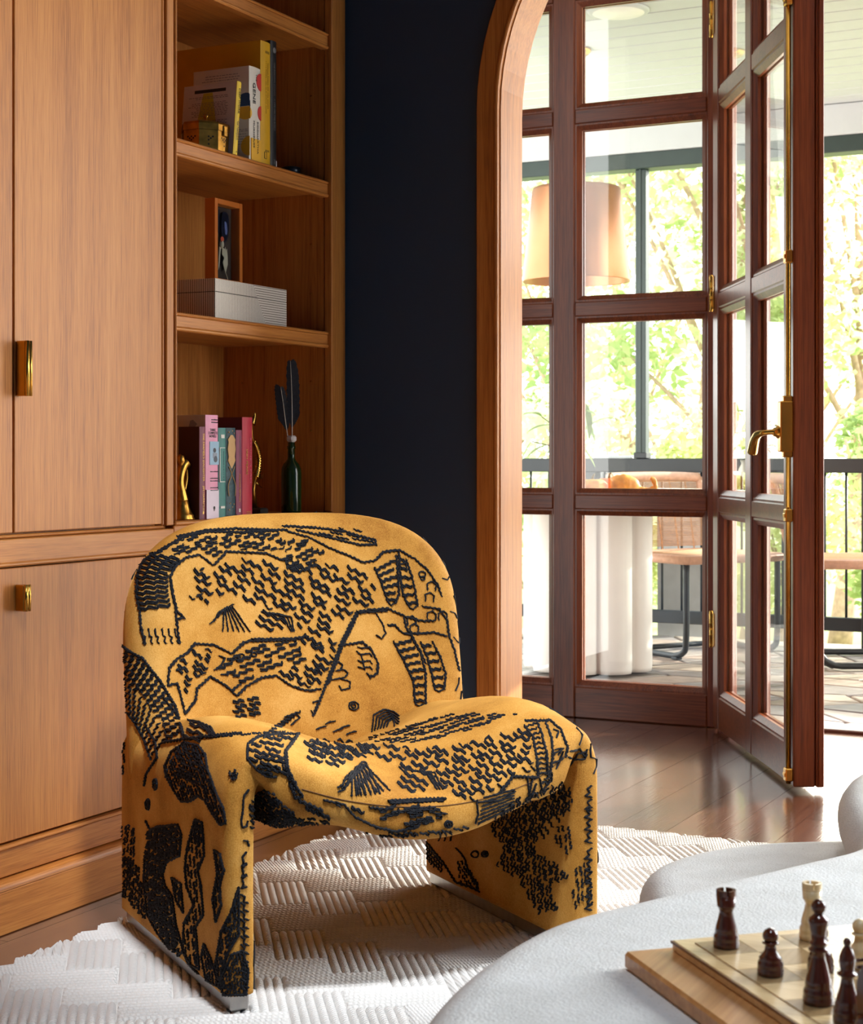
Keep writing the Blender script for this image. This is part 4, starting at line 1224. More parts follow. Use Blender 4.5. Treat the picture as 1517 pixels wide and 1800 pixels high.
def piece(name, label, pos, mat, prof, extra=None):
    t = thing(name, label, 'chess piece', pos)
    m = MB().lathe(prof, pos, 28); m.build('body', mat, t)
    m = MB().lathe([(prof[1][0] * .97, 0.0), (prof[1][0] * .97, 0.0006)], pos, 24); m.build('felt_pad', felt, t)
    if extra: extra(t, Vector(pos), mat)
    return t
def rook_prof(h, r):
    return BASEP(r)[:9] + [(r * .78, h * .38), (r * .62, h * .50), (r * .52, h * .62), (r * .60, h * .67), (r * .66, h * .70), (r * .72, h * .71), (r * .70, h * .73), (r * .76, h * .86)]
def rook_top(h, r):
    def f(t, p, mat):
        R, r2 = r * .77, r * .52
        m = MB()
        z0, z1, z2 = h * .855, h * .90, h
        m.lathe([(R * .97, z0), (R, z1), (r2, z1), (r2, z1 - .003), (0.0005, z1 - .003)], p, 28, close=False)
        m.build('rim', mat, t)
        for k in range(4):
            a0 = 2*pi*k/4 + 0.14 + 0.5; a1 = 2*pi*(k+1)/4 - 0.14 + 0.5
            poly = [(R*cos(a0 + (a1-a0)*q/6), R*sin(a0 + (a1-a0)*q/6)) for q in range(7)] + [(r2*cos(a1 - (a1-a0)*q/6), r2*sin(a1 - (a1-a0)*q/6)) for q in range(7)]
            MB().prism(poly, p + Vector((0, 0, z1 - .0005)), (1, 0, 0), (0, 1, 0), (0, 0, 1), z2 - z1).build('battlement', mat, t)
    return f
def ball(z, r, n=8):
    return [(r * cos(-pi/2 + pi*k/n) + 1e-5, z + r * sin(-pi/2 + pi*k/n)) for k in range(1, n + 1)]
def pawn_prof(h, r):
    return BASEP(r)[:9] + [(r*.70, h*.42), (r*.46, h*.52), (r*.40, h*.62), (r*.44, h*.66), (r*.62, h*.675), (r*.62, h*.70), (r*.42, h*.72)] + ball(h - r*.6, r*.6)[1:]
def bishop_prof(h, r):
    return BASEP(r)[:9] + [(r*.72, h*.31), (r*.52, h*.42), (r*.42, h*.52), (r*.46, h*.55), (r*.70, h*.565), (r*.70, h*.585), (r*.46, h*.60), (r*.52, h*.66), (r*.58, h*.72), (r*.54, h*.79), (r*.38, h*.86), (r*.2, h*.905)] + ball(h*.95, h*.05)[2:]
def king_prof(h, r):
    return BASEP(r)[:9] + [(r*.80, h*.24), (r*.60, h*.34), (r*.44, h*.44), (r*.42, h*.49), (r*.62, h*.505), (r*.66, h*.52), (r*.50, h*.535), (r*.46, h*.56), (r*.60, h*.575), (r*.58, h*.59), (r*.44, h*.60), (r*.50, h*.68), (r*.62, h*.76), (r*.66, h*.79), (r*.60, h*.815), (r*.40, h*.84), (r*.28, h*.86)] + ball(h*.925, h*.072)[1:]
piece('chess_rook', 'dark rosewood rook alone on the corner square of the chessboard', sqpos(0, 0), dark_piece, rook_prof(.058, .0130), rook_top(.058, .0130))
piece('chess_pawn', 'dark rosewood pawn standing in front of the dark rook', sqpos(0, 2), dark_piece, pawn_prof(.0445, .0126))
piece('chess_rook', 'pale boxwood rook behind the tall dark queen', sqpos(2, 0, 0.05, -.02), light_piece, rook_prof(.058, .0130), rook_top(.058, .0130))
piece('chess_pawn', 'dark pawn mostly hidden behind the tall dark queen', sqpos(1, 2, .1, .05), dark_piece, pawn_prof(.0445, .0126))
piece('chess_pawn', 'pale boxwood pawn near the right edge of the picture', sqpos(2, 2, 0, .05), light_piece, pawn_prof(.0465, .0125))
piece('chess_queen', 'tall dark rosewood queen with a ball finial, in front of the pale rook', sqpos(0, 4, .05, -.15), dark_piece, king_prof(.094, .0140))
piece('chess_bishop', 'dark rosewood bishop right beside the dark queen', sqpos(0, 5, .0, .0), dark_piece, bishop_prof(.074, .0125))
def knight_head(t, p, mat):
    # carved horse head: extruded profile with rounded cheeks, facing along e2
    prof = [(-.015, .018), (.014, .018), (.010, .028), (.004, .034), (.012, .036), (.021, .040), (.024, .047), (.018, .055), (.008, .064), (.003, .070), (-.002, .066), (-.010, .060), (-.016, .048), (-.017, .034)]
    m = MB(); rings = []
    for k, (w_, s_) in enumerate(((-.0065, .62), (-.005, .70), (0, .74), (.005, .70), (.0065, .62))):
        rings.append([p + E2 * (a * s_) + E1 * w_ + Vector((0, 0, .016 + (b - .016) * (s_ * .4 + .62))) for a, b in prof])
    m.loft(rings, smooth=False); m.build('horse_head', mat, t)
    m = MB()
    for k in range(7):
        a = k / 6
        c = p + E2 * (-.0115 + .003 * sin(a * 3)) + Vector((0, 0, .03 + .032 * a))
        m.tube([c - E1 * .0062, c, c + E1 * .0062], .0016, 6)
    m.build('mane', mat, t)
piece('chess_knight', 'dark carved knight cut off by the right edge of the picture', sqpos(0, 6, 0.0, -.22), dark_piece, BASEP(.0130)[:10], knight_head)
# ================================================================== THINGS ON THE SHELVES
def col(name, r, g, b, rough=0.5, **kw): return plain(name, lin(r, g, b), rough, **kw)
paper = col('book_pages', 226, 216, 196, 0.8)
UXS, UYS = (0, 0, -1), (0, 1, 0)             # lettering that reads down a spine
def book(name, label, x0, x1, y0, y1, z, h, cover, spine=None, group=None, lean=0.0, hard=True):
    """x1: spine plane (towards the room), x0: fore edge; y0..y1 thickness."""
    t = thing(name, label, 'book', ((x0 + x1)/2, (y0 + y1)/2, z), group=group)
    if lean: ROOTM[t.name] = ROOTM[t.name] @ Matrix.Rotation(lean, 4, 'X'); t.rotation_euler = (lean, 0, 0)
    L = Vector(((x0 + x1)/2, (y0 + y1)/2, z)); M = ROOTM[t.name] @ Matrix.Translation(-L)
    t['_'] = 0; del t['_']
    c = 0.0028 if hard else 0.0006
    ov = 0.003 if hard else 0.0
    def pt(nm, mat, *bx, b=0.0):
        m = MB()
        for q in bx: m.box(*q, b=b)
        m.xf(M); return m.build(nm, mat, t)
    pt('pages', paper, (x0 + ov, x1 - 0.0045, y0 + c, y1 - c, z + ov, z + h - ov))
    pt('front_cover', cover, (x0, x1 - 0.0042, y0, y0 + c, z, z + h), b=0.0004)
    pt('back_cover', cover, (x0, x1 - 0.0042, y1 - c, y1, z, z + h), b=0.0004)
    m = MB(); w_ = y1 - y0; rings = []
    for zz in (z, z + h):
        rings.append([Vector((x1 - 0.0045, y0, zz))] + [Vector((x1 - 0.003 + 0.003 * sin(pi * k / 8), y0 + w_ * k / 8, zz)) for k in range(9)] + [Vector((x1 - 0.0045, y1, zz))])
    m.loft(rings, smooth=False); m.xf(M); m.build('spine', spine or cover, t)
    t_info = dict(o=t, M=M, x=x1, y0=y0, y1=y1, z=z, h=h)
    return t_info
def spine_text(bk_, body, size, mat, zrel, yrel=0.5, sx=1.0, align='LEFT'):
    M = bk_['M']
    o = M @ Vector((bk_['x'] + 0.0006, bk_['y0'] + (bk_['y1'] - bk_['y0']) * yrel, bk_['z'] + bk_['h'] * zrel))
    R = M.to_3x3()
    return text(body, size, mat, bk_['o'], o, R @ Vector(UXS), R @ Vector(UYS), align=align, sxy=(sx, 1))
def spine_text_h(bk_, body, size, mat, zrel, sx=1.0):
    M = bk_['M']
    o = M @ Vector((bk_['x'] + 0.0006, (bk_['y0'] + bk_['y1'])/2, bk_['z'] + bk_['h'] * zrel))
    return text(body, size, mat, bk_['o'], o, (0, 1, 0), (0, 0, 1), align='CENTER', sxy=(sx, 1))
def spine_print(bk_, mat, z0, z1, yc, h=.0026, nm='small_print'):
    # a line of print too small to read, running down the spine
    m = MB(); r_ = random.Random(int(z0 * 1000) + int(yc * 100)); w_ = bk_['y1'] - bk_['y0']; z = z0 * bk_['h']
    while z > z1 * bk_['h']:
        L_ = r_.uniform(.0012, .0026); y = bk_['y0'] + w_ * yc
        m.box(bk_['x'] - .003, bk_['x'] + .0005, y - h / 2 * r_.uniform(.7, 1), y + h / 2, bk_['z'] + z - L_, bk_['z'] + z); z -= L_ + r_.choice((.0008, .0008, .0009, .003))
    m.xf(bk_['M']); return m.build(nm, mat, bk_['o'])
def spine_print_h(bk_, mat, zc, ya, yb, h=.0030, nm='small_print'):
    m = MB(); r_ = random.Random(int(zc * 1000)); w_ = bk_['y1'] - bk_['y0']; y = ya
    while y < yb:
        L_ = r_.uniform(.05, .09); m.box(bk_['x'] - .003, bk_['x'] + .0006, bk_['y0'] + w_ * y, bk_['y0'] + w_ * min(yb, y + L_), bk_['z'] + bk_['h'] * zc - h / 2, bk_['z'] + bk_['h'] * zc + h / 2 * r_.uniform(.5, 1)); y += L_ + .03
    m.xf(bk_['M']); return m.build(nm, mat, bk_['o'])
def spine_patch(bk_, nm, mat, za, zb, ya=0.0, yb=1.0, off=0.0004):
    w_ = bk_['y1'] - bk_['y0']
    m = MB().box(bk_['x'] - 0.003, bk_['x'] + off, bk_['y0'] + w_*ya, bk_['y0'] + w_*yb, bk_['z'] + bk_['h']*za, bk_['z'] + bk_['h']*zb); m.xf(bk_['M'])
    return m.build(nm, mat, bk_['o'])
def disc(bk_, nm, mat, zc, yc, r, off=0.0005, clip=True):
    """printed circle on the spine, clipped to it."""
    poly = []
    w_ = bk_['y1'] - bk_['y0']
    for k in range(24):
        a = 2*pi*k/24
        y = yc * w_ + r * cos(a); z = zc * bk_['h'] + r * sin(a)
        poly.append((min(max(y, 0.0), w_), min(max(z, 0), bk_['h'])))
    m = MB().prism(poly, (bk_['x'] - 0.002, bk_['y0'], bk_['z']), (0, 1, 0), (0, 0, 1), (1, 0, 0), 0.002 + off); m.xf(bk_['M'])
    return m.build(nm, mat, bk_['o'])
def cover_lines(bk_, mat, x0, x1, zlist, th=0.0012, nm='printed_lines', rag=0.25):
    """rows of small print on the cover facing the camera (the y0 side)."""
    m = MB(); rr_ = random.Random(len(zlist) + int(bk_['h'] * 1000))
    for zz in zlist:
        xa = x1 - (x1 - x0) * (1 - rag * rr_.random()); xx = xa
        while xx < x1 - 0.004:
            w_ = rr_.uniform(0.003, 0.011); m.box(xx, min(xx + w_, x1), bk_['y0'] - 0.0003, bk_['y0'] + 0.0002, bk_['z'] + zz, bk_['z'] + zz + th); xx += w_ + 0.0025
    m.xf(bk_['M']); return m.build(nm, mat, bk_['o'])

ink = col('black_ink', 30, 28, 30, 0.6); white_ink = col('white_ink', 232, 226, 214, 0.6); gold_ink = plain('gold_foil', lin(214, 170, 90), 0.35, 0.6)
grey_ink = col('grey_ink', 110, 106, 104, 0.6)
# ---- second shelf from the top: brass box, four books, dark tin
Z3 = 1.640; SXF = FX - 0.012
G3 = 'books on the upper shelf'
yel = col('yellow_cover', 222, 166, 28, 0.5)
y0, y1 = yat(459.5, SXF), yat(476.5, SXF)
by = book('hardback_book', 'large yellow hardback standing next to the black book on the upper shelf', SXF - 0.255, SXF, y0, y1, Z3, 0.302, yel, group=G3)
olive = col('olive_ink', 150, 112, 26, 0.6)
spine_print(by, olive, 0.83, 0.46, 0.68)
spine_print(by, olive, 0.84, 0.42, 0.48)
spine_patch(by, 'printed_band', olive, 0.905, 0.925, 0.4, 0.8); spine_patch(by, 'printed_band', olive, 0.105, 0.12, 0.4, 0.8)
m = MB().box(SXF - .001, SXF + .0006, y0 + .014, y0 + .024, Z3 + .030, Z3 + .031).box(SXF - .001, SXF + .0006, y0 + .014, y0 + .024, Z3 + .014, Z3 + .015).box(SXF - .001, SXF + .0006, y0 + .014, y0 + .015, Z3 + .014, Z3 + .031).box(SXF - .001, SXF + .0006, y0 + .023, y0 + .024, Z3 + .014, Z3 + .031)
m.build('emblem_frame', ink, by['o'])
y2 = yat(487.5, SXF)
bb_ = book('hardback_book', 'tall black hardback at the right end of the upper shelf books', SXF - 0.25, SXF, y1 + 0.001, y2, Z3, 0.312, col('black_cover', 22, 22, 24, 0.45), group=G3)
spine_text(bb_, 'THE ROLLING STONES   A LIFE ON THE ROAD', 0.0095, grey_ink, 0.83, 0.5, 0.86)
disc(bb_, 'emblem', grey_ink, 0.925, 0.5, 0.007); spine_text(bb_, 'FK', 0.012, grey_ink, 0.06, 0.5); spine_patch(bb_, 'foil_mark', white_ink, 0.005, 0.05, 0.80, 0.9)
ya = yat(439.5, SXF)
bg_ = book('paperback_book', 'white paperback with red, blue and yellow circles on its spine', SXF - 0.165, SXF, ya, y0 - 0.001, Z3, 0.229, col('cream_cover', 226, 214, 196, 0.5), group=G3, hard=False)
redi, blui, yeli = col('red_print', 206, 52, 44), col('blue_print', 30, 66, 112), col('yellow_print', 230, 172, 40)
disc(bg_, 'red_circle', redi, 0.86, 0.98, 0.021); disc(bg_, 'red_circle', redi, 0.53, 1.05, 0.018)
disc(bg_, 'yellow_circle', yeli, 0.50, -0.12, 0.014); spine_patch(bg_, 'yellow_foot', yeli, 0, 0.24, 0.12, 1.0, 0.0005)
disc(bg_, 'blue_circle', blui, 0.575, -0.25, 0.013, 0.0006)
# the same circles run over onto the cover
def cdisc(bk_, nm, mat, xc, zc, r, half=None, off=0.0003):
    poly = []
    for k in range(24):
        a = 2*pi*k/24
        zz = r * sin(a)
        if half == 'up': zz = max(zz, 0)
        if half == 'down': zz = min(zz, 0)
        poly.append((min(xc + r*cos(a), bk_['x'] - 0.001), zc + zz))
    m = MB().prism(poly, (0, bk_['y0'] + 0.0003, bk_['z']), (1, 0, 0), (0, 0, 1), (0, -1, 0), off + 0.0003); m.xf(bk_['M'])
    return m.build(nm, mat, bk_['o'])
cdisc(bg_, 'blue_circle', blui, SXF - 0.012, 0.132, 0.032, 'up'); cdisc(bg_, 'yellow_circle', yeli, SXF - 0.012, 0.131, 0.032, 'down'); cdisc(bg_, 'yellow_circle', yeli, SXF - 0.002, 0.035, 0.024)
spine_text(bg_, 'THE', 0.0075, ink, 0.93, 0.55, 1.3); spine_text(bg_, 'GENE', 0.0155, ink, 0.835, 0.36, 1.35)
spine_text(bg_, 'SIDDHARTHA', 0.0085, ink, 0.43, 0.68, 1.5); spine_text(bg_, 'MUKHERJEE', 0.0085, ink, 0.43, 0.34, 1.5)
cover_lines(bg_, grey_ink, SXF - 0.15, SXF - 0.03, [0.212, 0.206, 0.200, 0.194]); cover_lines(bg_, grey_ink, SXF - 0.05, SXF - 0.006, [0.075, 0.071, 0.064, 0.058, 0.052, 0.046, 0.04])
yd0 = yat(410, SXF + 0.004); LE = -radians(6.0)
bd_ = book('paperback_book', 'slim white paperback with a yellow spine leaning on the other books', SXF - 0.150, SXF + 0.006, yd0, yd0 + 0.018, Z3 + 0.0012, 0.178, col('white_cover', 214, 200, 190, 0.5), col('yellow_spine', 238, 196, 40), group=G3, lean=LE, hard=False)
spine_text(bd_, 'DEEP WORK', 0.0105, ink, 0.91, 0.5, 1.05); spine_text(bd_, 'Cal Newport', 0.0095, grey_ink, 0.46, 0.5, 0.9); spine_text(bd_, '4', 0.008, ink, 0.05, 0.5)
m = MB().box(SXF - 0.118, SXF - 0.028, yd0 - 0.0003, yd0, Z3 + 0.158, Z3 + 0.166); m.xf(bd_['M']); m.build('black_bar', ink, bd_['o'])
m = MB().prism([(SXF - 0.106, .085), (SXF - 0.052, .085), (SXF - 0.066, .157), (SXF - 0.092, .157)], (0, yd0, Z3), (1, 0, 0), (0, 0, 1), (0, -1, 0), 0.0002); m.xf(bd_['M']); m.build('yellow_wedge', col('yellow_wedge', 196, 178, 40), bd_['o'])
cover_lines(bd_, grey_ink, SXF - 0.135, SXF - 0.02, [0.146, 0.142, 0.131, 0.127, 0.123, 0.119, 0.115, 0.111, 0.107, 0.103, 0.099, 0.086, 0.082, 0.078, 0.074, 0.070, 0.056, 0.052, 0.038, 0.034])
# octagonal brass box
bx_c = Vector((-2.285, yat(362, -2.285) , Z3))
R8 = 0.056
def octo(r, z, sx=1.0):
    return [bx_c + Vector((r * cos(2*pi*k/8 + pi/8), r * sin(2*pi*k/8 + pi/8) * 1.15, z)) for k in range(8)]
t = thing('brass_box', 'pierced octagonal brass box on the upper shelf', 'box', bx_c)
m = MB().loft([octo(R8 * .97, 0), octo(R8, .003), octo(R8, .052)], smooth=False); m.build('body', brass_old, t)
m = MB().loft([octo(R8 * 1.03, .0525), octo(R8 * 1.03, .067), octo(R8 * .99, .072), octo(R8 * .5, .080), octo(R8 * .12, .083)], smooth=False); lid = m.build('lid', brass_old, t)
m = MB().lathe([(.003, .083), (.003, .088), (.006, .091), (.0065, .094), (.004, .098), (.0005, .100)], bx_c, 10); m.build('finial', brass_old, lid)
hole = col('pierced_hole', 24, 16, 10, 0.8)
for k in range(8):
    a = 2*pi*(k + 1)/8
    m = MB(); nrm = Vector((cos(a), sin(a) * 1.15, 0)).normalized(); tg = Vector((-nrm.y, nrm.x, 0))
    base = (octo(R8, 0)[k] + octo(R8, 0)[(k + 1) % 8]) / 2
    for r_, zc in ((0, .030), (1, .026), (2, .022), (3, .012)):
        for q in range(3 - r_ if r_ < 3 else 1):
            u = (q - (2 - r_) / 2 if r_ < 3 else 0) * .010
            c = base + tg * u + nrm * .0003 + Vector((0, 0, zc + .006))
            s_ = .0028
            m.quad(c - tg*s_, c - Vector((0, 0, s_)), c + tg*s_, c + Vector((0, 0, s_)))
    m.build('pierced_work', hole, t)
m = MB().box(bx_c.x + R8 * .9, bx_c.x + R8 * 1.02, bx_c.y - .008, bx_c.y + .008, Z3 + .04, Z3 + .066, b=.002); m.build('clasp', brass_old, t)
# small dark tin with a pale band
tp = Vector((-2.33, yat(511, -2.33), Z3))
t = thing('round_tin', 'small dark round tin in the shade right of the black book', 'tin', tp)
m = MB().lathe([(.026, 0), (.027, .002), (.027, .040), (.025, .043)], tp, 24); m.build('body', col('dark_tin', 26, 28, 34, 0.3), t)
m = MB().lathe([(.0272, .030), (.028, .031), (.028, .044), (.022, .046), (.001, .046)], tp, 24); m.build('lid', col('dark_tin_lid', 20, 22, 28, 0.3), t)
tp2 = Vector((-2.35, yat(494, -2.35), Z3))
t = thing('small_card_box', 'small pale striped box between the black book and the dark tin', 'box', tp2)
m = MB().box(tp2.x - .02, tp2.x + .02, tp2.y - .014, tp2.y + .014, Z3, Z3 + .030, b=.001); m.build('body', col('grey_card', 120, 112, 104), t)
for zz in (.009, .021): part('pale_stripe', white_ink, t, (tp2.x - .0206, tp2.x + .0206, tp2.y - .0146, tp2.y + .0146, Z3 + zz, Z3 + zz + .002))

# ---- third shelf: striped box with lid, shadow box frame on top of it
Z2 = 1.247
def stripes(name, kind):
    m, n, b = nmat(name)
    t_ = n.nodes.new('ShaderNodeTexCoord'); sp = n.nodes.new('ShaderNodeSeparateXYZ'); link(n, t_.outputs['Object'], sp.inputs[0])
    def st(sock, pitch):
        a = node(n, 'ShaderNodeMath', operation='MULTIPLY'); a.inputs[1].default_value = 1 / pitch; link(n, sock, a.inputs[0])
        f = node(n, 'ShaderNodeMath', operation='FRACT'); link(n, a.outputs[0], f.inputs[0])
        g = node(n, 'ShaderNodeMath', operation='GREATER_THAN'); g.inputs[1].default_value = 0.26; link(n, f.outputs[0], g.inputs[0])
        return g.outputs[0]
    if kind == 'front':
        # upright stripes left of a slanting joint, level stripes right of it
        sl = node(n, 'ShaderNodeMath', operation='MULTIPLY_ADD'); sl.inputs[1].default_value = 0.62
        link(n, sp.outputs['Z'], sl.inputs[0]); link(n, sp.outputs['Y'], sl.inputs[2])
        gt = node(n, 'ShaderNodeMath', operation='GREATER_THAN'); gt.inputs[1].default_value = 0.065; link(n, sl.outputs[0], gt.inputs[0])
        mx = n.nodes.new('ShaderNodeMix'); link(n, gt.outputs[0], mx.inputs[0]); link(n, st(sp.outputs['Y'], 0.0050), mx.inputs[2]); link(n, st(sp.outputs['Z'], 0.0058), mx.inputs[3])
        src = mx.outputs[0]
    else: src = st(sp.outputs['X'], 0.0062)
    link(n, ramp(n, src, [(0.0, lin(96, 74, 56)), (1.0, lin(222, 212, 198))]), b.inputs['Base Color'])
    b.inputs['Roughness'].default_value = 0.45
    bump(n, b, src, 0.4, 0.0006)
    return m
s_front, s_end = stripes('striped_inlay_front', 'front'), stripes('striped_inlay_end', 'end')
sb0, sb1 = yat(378, -2.238), yat(504, -2.238)
t = thing('striped_box', 'white and brown striped inlay box with lid on the middle shelf', 'box', (-2.34, (sb0 + sb1)/2, Z2))
def sbox(nm, z0, z1):
    m = MB(); m.box(-2.438, -2.238, sb0, sb1, z0, z1, b=.0008)
    m.mi = []
    for f in m.f:
        c = [sum(m.v[q][k] for q in f) / len(f) for k in range(3)]
        m.mi.append(0 if c[0] > -2.2385 else 1)
    return m.build(nm, [s_front, s_end], t)
sbox('body', Z2, Z2 + .064); sbox('lid', Z2 + .0655, Z2 + .096)
part('joint', ink, t, (-2.436, -2.240, sb0 + .002, sb1 - .002, Z2 + .063, Z2 + .0665))
ZF = Z2 + .096
f0, f1 = yat(378, -2.30), yat(426.6, -2.30)
fh = .207
t = thing('shadow_box_frame', 'orange wood shadow box with mounted butterflies standing on the striped box', 'picture frame', (-2.315, (f0 + f1)/2, ZF))
fw = col('orange_frame_wood', 206, 116, 44, 0.35)
part('frame_side', fw, t, (-2.330, -2.300, f0, f0 + .013, ZF, ZF + fh), b=.001)
part('frame_side', fw, t, (-2.330, -2.300, f1 - .013, f1, ZF, ZF + fh), b=.001)
part('frame_rail', fw, t, (-2.330, -2.300, f0 + .0132, f1 - .0132, ZF, ZF + .013), b=.001)
part('frame_rail', fw, t, (-2.330, -2.300, f0 + .0132, f1 - .0132, ZF + fh - .013, ZF + fh), b=.001)
part('backing_board', col('brown_backing', 70, 52, 42, 0.7), t, (-2.3295, -2.3255, f0 + .0132, f1 - .0132, ZF + .0132, ZF + fh - .0132))
part('pane', glass, t, (-2.3065, -2.3055, f0 + .0134, f1 - .0134, ZF + .0134, ZF + fh - .0134))
def flat_shape(pts, x, cy_, cz_, th=.0012):
    m = MB(); m.prism(pts, (x, cy_, cz_), (0, 1, 0), (0, 0, 1), (1, 0, 0), th); return m
fc = (f0 + f1) / 2
dblue = plain('blue_black_wing', lin(22, 24, 44), 0.3, var=0.5, scale=60)
sheen = col('violet_sheen', 120, 130, 190, 0.4); crm = col('cream_wing', 214, 204, 180, 0.6); redm = col('red_spot', 210, 82, 50)
zc = ZF + .142
bf = flat_shape([(p.x, p.y) for p in catmull([(-.004, .034, 0), (.012, .040, 0), (.024, .030, 0), (.026, .008, 0), (.022, -.016, 0), (.012, -.034, 0), (0, -.032, 0), (-.008, -.012, 0), (-.008, .012, 0)], 4, True)], -2.318, fc, zc).build('dark_wing', dblue, t)
flat_shape([(p.x, p.y) for p in catmull([(-.022, .036, 0), (-.018, .040, 0), (-.017, .0, 0), (-.020, -.02, 0), (-.025, 0, 0)], 4, True)], -2.317, fc, zc).build('dark_wing', dblue, t)
flat_shape([(p.x, p.y) for p in catmull([(.004, .014, 0), (.012, .012, 0), (.016, -.004, 0), (.012, -.016, 0), (.006, -.010, 0)], 4, True)], -2.3166, fc, zc).build('wing_sheen', sheen, bf)
zc = ZF + .07
MB().lathe([(.0005, -.01), (.005, -.006), (.006, 0), (.004, .008), (.0005, .011)], (-2.316, fc - .008, zc + .030), 10).build('butterfly_body', crm, t)
flat_shape([(.007 * cos(a), .007 * sin(a)) for a in [2*pi*k/14 for k in range(14)]], -2.314, fc - .010, zc + .042).build('red_head_spot', redm, t)
wg = flat_shape([(-.004, .024), (.006, .020), (.009, .026), (.012, .016), (.016, .022), (.019, .004), (.020, -.016), (.014, -.030), (.010, -.040), (.004, -.026), (-.002, -.014), (.004, -.002), (-.005, .006)], -2.318, fc, zc).build('cream_wing', crm, t)
flat_shape([(-.016, .024), (-.010, .020), (-.014, -.004), (-.018, -.026), (-.022, -.034), (-.019, -.006)], -2.318, fc, zc).build('cream_wing', crm, t)
m = MB().tube(catmull([(-2.317, fc + .010, zc - .038), (-2.317, fc + .017, zc - .048), (-2.317, fc + .023, zc - .060)], 4), .0008, 6); m.build('wing_tail', crm, wg)

# ---- bottom shelf: bookends, books, bottle with feathers
Z1 = ZB; SX1 = FX - 0.018
G1 = 'books on the bottom shelf'
def hz(top_py, px): # height of something on the bottom shelf from its top edge
    t_ = (px - CX) / FPX; d = SX1 / (CY * t_ - SY)
    return HC - (top_py - HY) * d / FPX - Z1
def bk1(name, label, pa, pb, top, depth, cover, spine, xoff=0.0, hard=True):
    return book(name, label, SX1 - depth + xoff, SX1 + xoff, yat(pa, SX1 + xoff), yat(pb, SX1 + xoff) - .0004, Z1, hz(top, (pa + pb)/2), cover, spine, group=G1, hard=hard)
b1 = bk1('hardback_book', 'maroon hardback at the left of the bottom shelf books', 352.5, 362.6, 750, 0.062, col('maroon_cover', 66, 22, 30), col('maroon_spine', 128, 62, 78))
spine_text(b1, "THE FARMER'S DAUGHTER", 0.0085, gold_ink, 0.93, 0.5, 1.1); spine_text(b1, 'JIM HARRISON', 0.0085, gold_ink, 0.36, 0.5, 1.1); disc(b1, 'emblem', gold_ink, 0.07, 0.5, 0.003)
b2 = bk1('hardback_book', 'thick pink hardback with a photograph on its spine', 363.0, 384.8, 729.5, 0.15, col('beige_cover', 206, 192, 176), col('pink_spine', 236, 158, 184), hard=True)
spine_patch(b2, 'pale_foot', col('pale_lilac', 232, 214, 226), 0.0, 0.28)
for zz in (.955, .930): spine_print_h(b2, ink, zz, .40, .92)
for zz, s_ in ((.855, 'THREE'), (.825, 'COMPLETE'), (.795, 'NOVELS')): spine_text_h(b2, s_, .0088, ink, zz, .9)
for zz in (.455, .39, .365, .30, .275): spine_print_h(b2, ink, zz, .32, .95, .0024)
spine_patch(b2, 'photograph', col('photo_sky', 150, 182, 204), .52, .745, .26, 1.0)
disc(b2, 'photo_figure', col('photo_figure', 70, 74, 84), .575, .72, .0075, .0008); disc(b2, 'photo_figure_head', col('photo_figure_head', 52, 48, 52), .66, .64, .0055, .0009); spine_patch(b2, 'photo_shirt', col('photo_shirt', 140, 146, 160), .585, .635, .5, .85, .0007)
disc(b2, 'emblem', ink, .105, .62, .004); spine_patch(b2, 'emblem_foot', ink, .075, .09, .57, .67)
def cshape(bk_, nm, mat, pts): 
    m = MB().prism(pts, (0, bk_['y0'] + .0002, bk_['z']), (1, 0, 0), (0, 0, 1), (0, -1, 0), .0005); return m.build(nm, mat, bk_['o'])
gm = col('grey_motif', 150, 140, 136)
for xx in (.05, .13): cshape(b2, 'printed_motif', gm, [(SX1 - xx, .215), (SX1 - xx + .015, .212), (SX1 - xx + .024, .222), (SX1 - xx + .012, .232), (SX1 - xx + .004, .230)])
teal = col('teal_cloth', 74, 134, 126, 0.55)
b3 = bk1('hardback_book', 'teal cloth hardback with a plain spine panel', 385.4, 398.6, 752, 0.11, teal, teal)
for a, b_, c, d in ((.775, .782, .12, .8), (.40, .407, .12, .8), (.40, .782, .08, .15)): spine_patch(b3, 'panel_line', white_ink, a, b_, c, d)
spine_print(b3, col('dark_teal', 30, 76, 84), .74, .43, .6); spine_patch(b3, 'title_patch', white_ink, .885, .925, .25, .7); spine_patch(b3, 'imprint', white_ink, .11, .135, .2, .75)
navyt = plain('dark_teal_marbled', lin(34, 66, 74), 0.5, var=0.6, scale=160)
b4 = bk1('hardback_book', 'ornate dark teal hardback with a golden scroll on its spine', 399.0, 415.4, 752, 0.11, navyt, navyt)
tan = col('tan_scroll', 206, 160, 102)
w4 = b4['y1'] - b4['y0']
def sp_poly(bk_, nm, mat, pts, off=.0006):
    w_ = bk_['y1'] - bk_['y0']
    m = MB().prism([(a * w_, b_ * bk_['h']) for a, b_ in pts], (bk_['x'] - .002, bk_['y0'], bk_['z']), (0, 1, 0), (0, 0, 1), (1, 0, 0), .002 + off); return m.build(nm, mat, bk_['o'])
sp_poly(b4, 'scroll_panel', tan, [(.12, .64), (.30, .585), (.5, .545), (.70, .585), (.9, .64), (.82, .68), (.92, .76), (.85, .84), (.9, .87), (.62, .92), (.38, .92), (.1, .87), (.16, .84), (.08, .76), (.18, .68)])
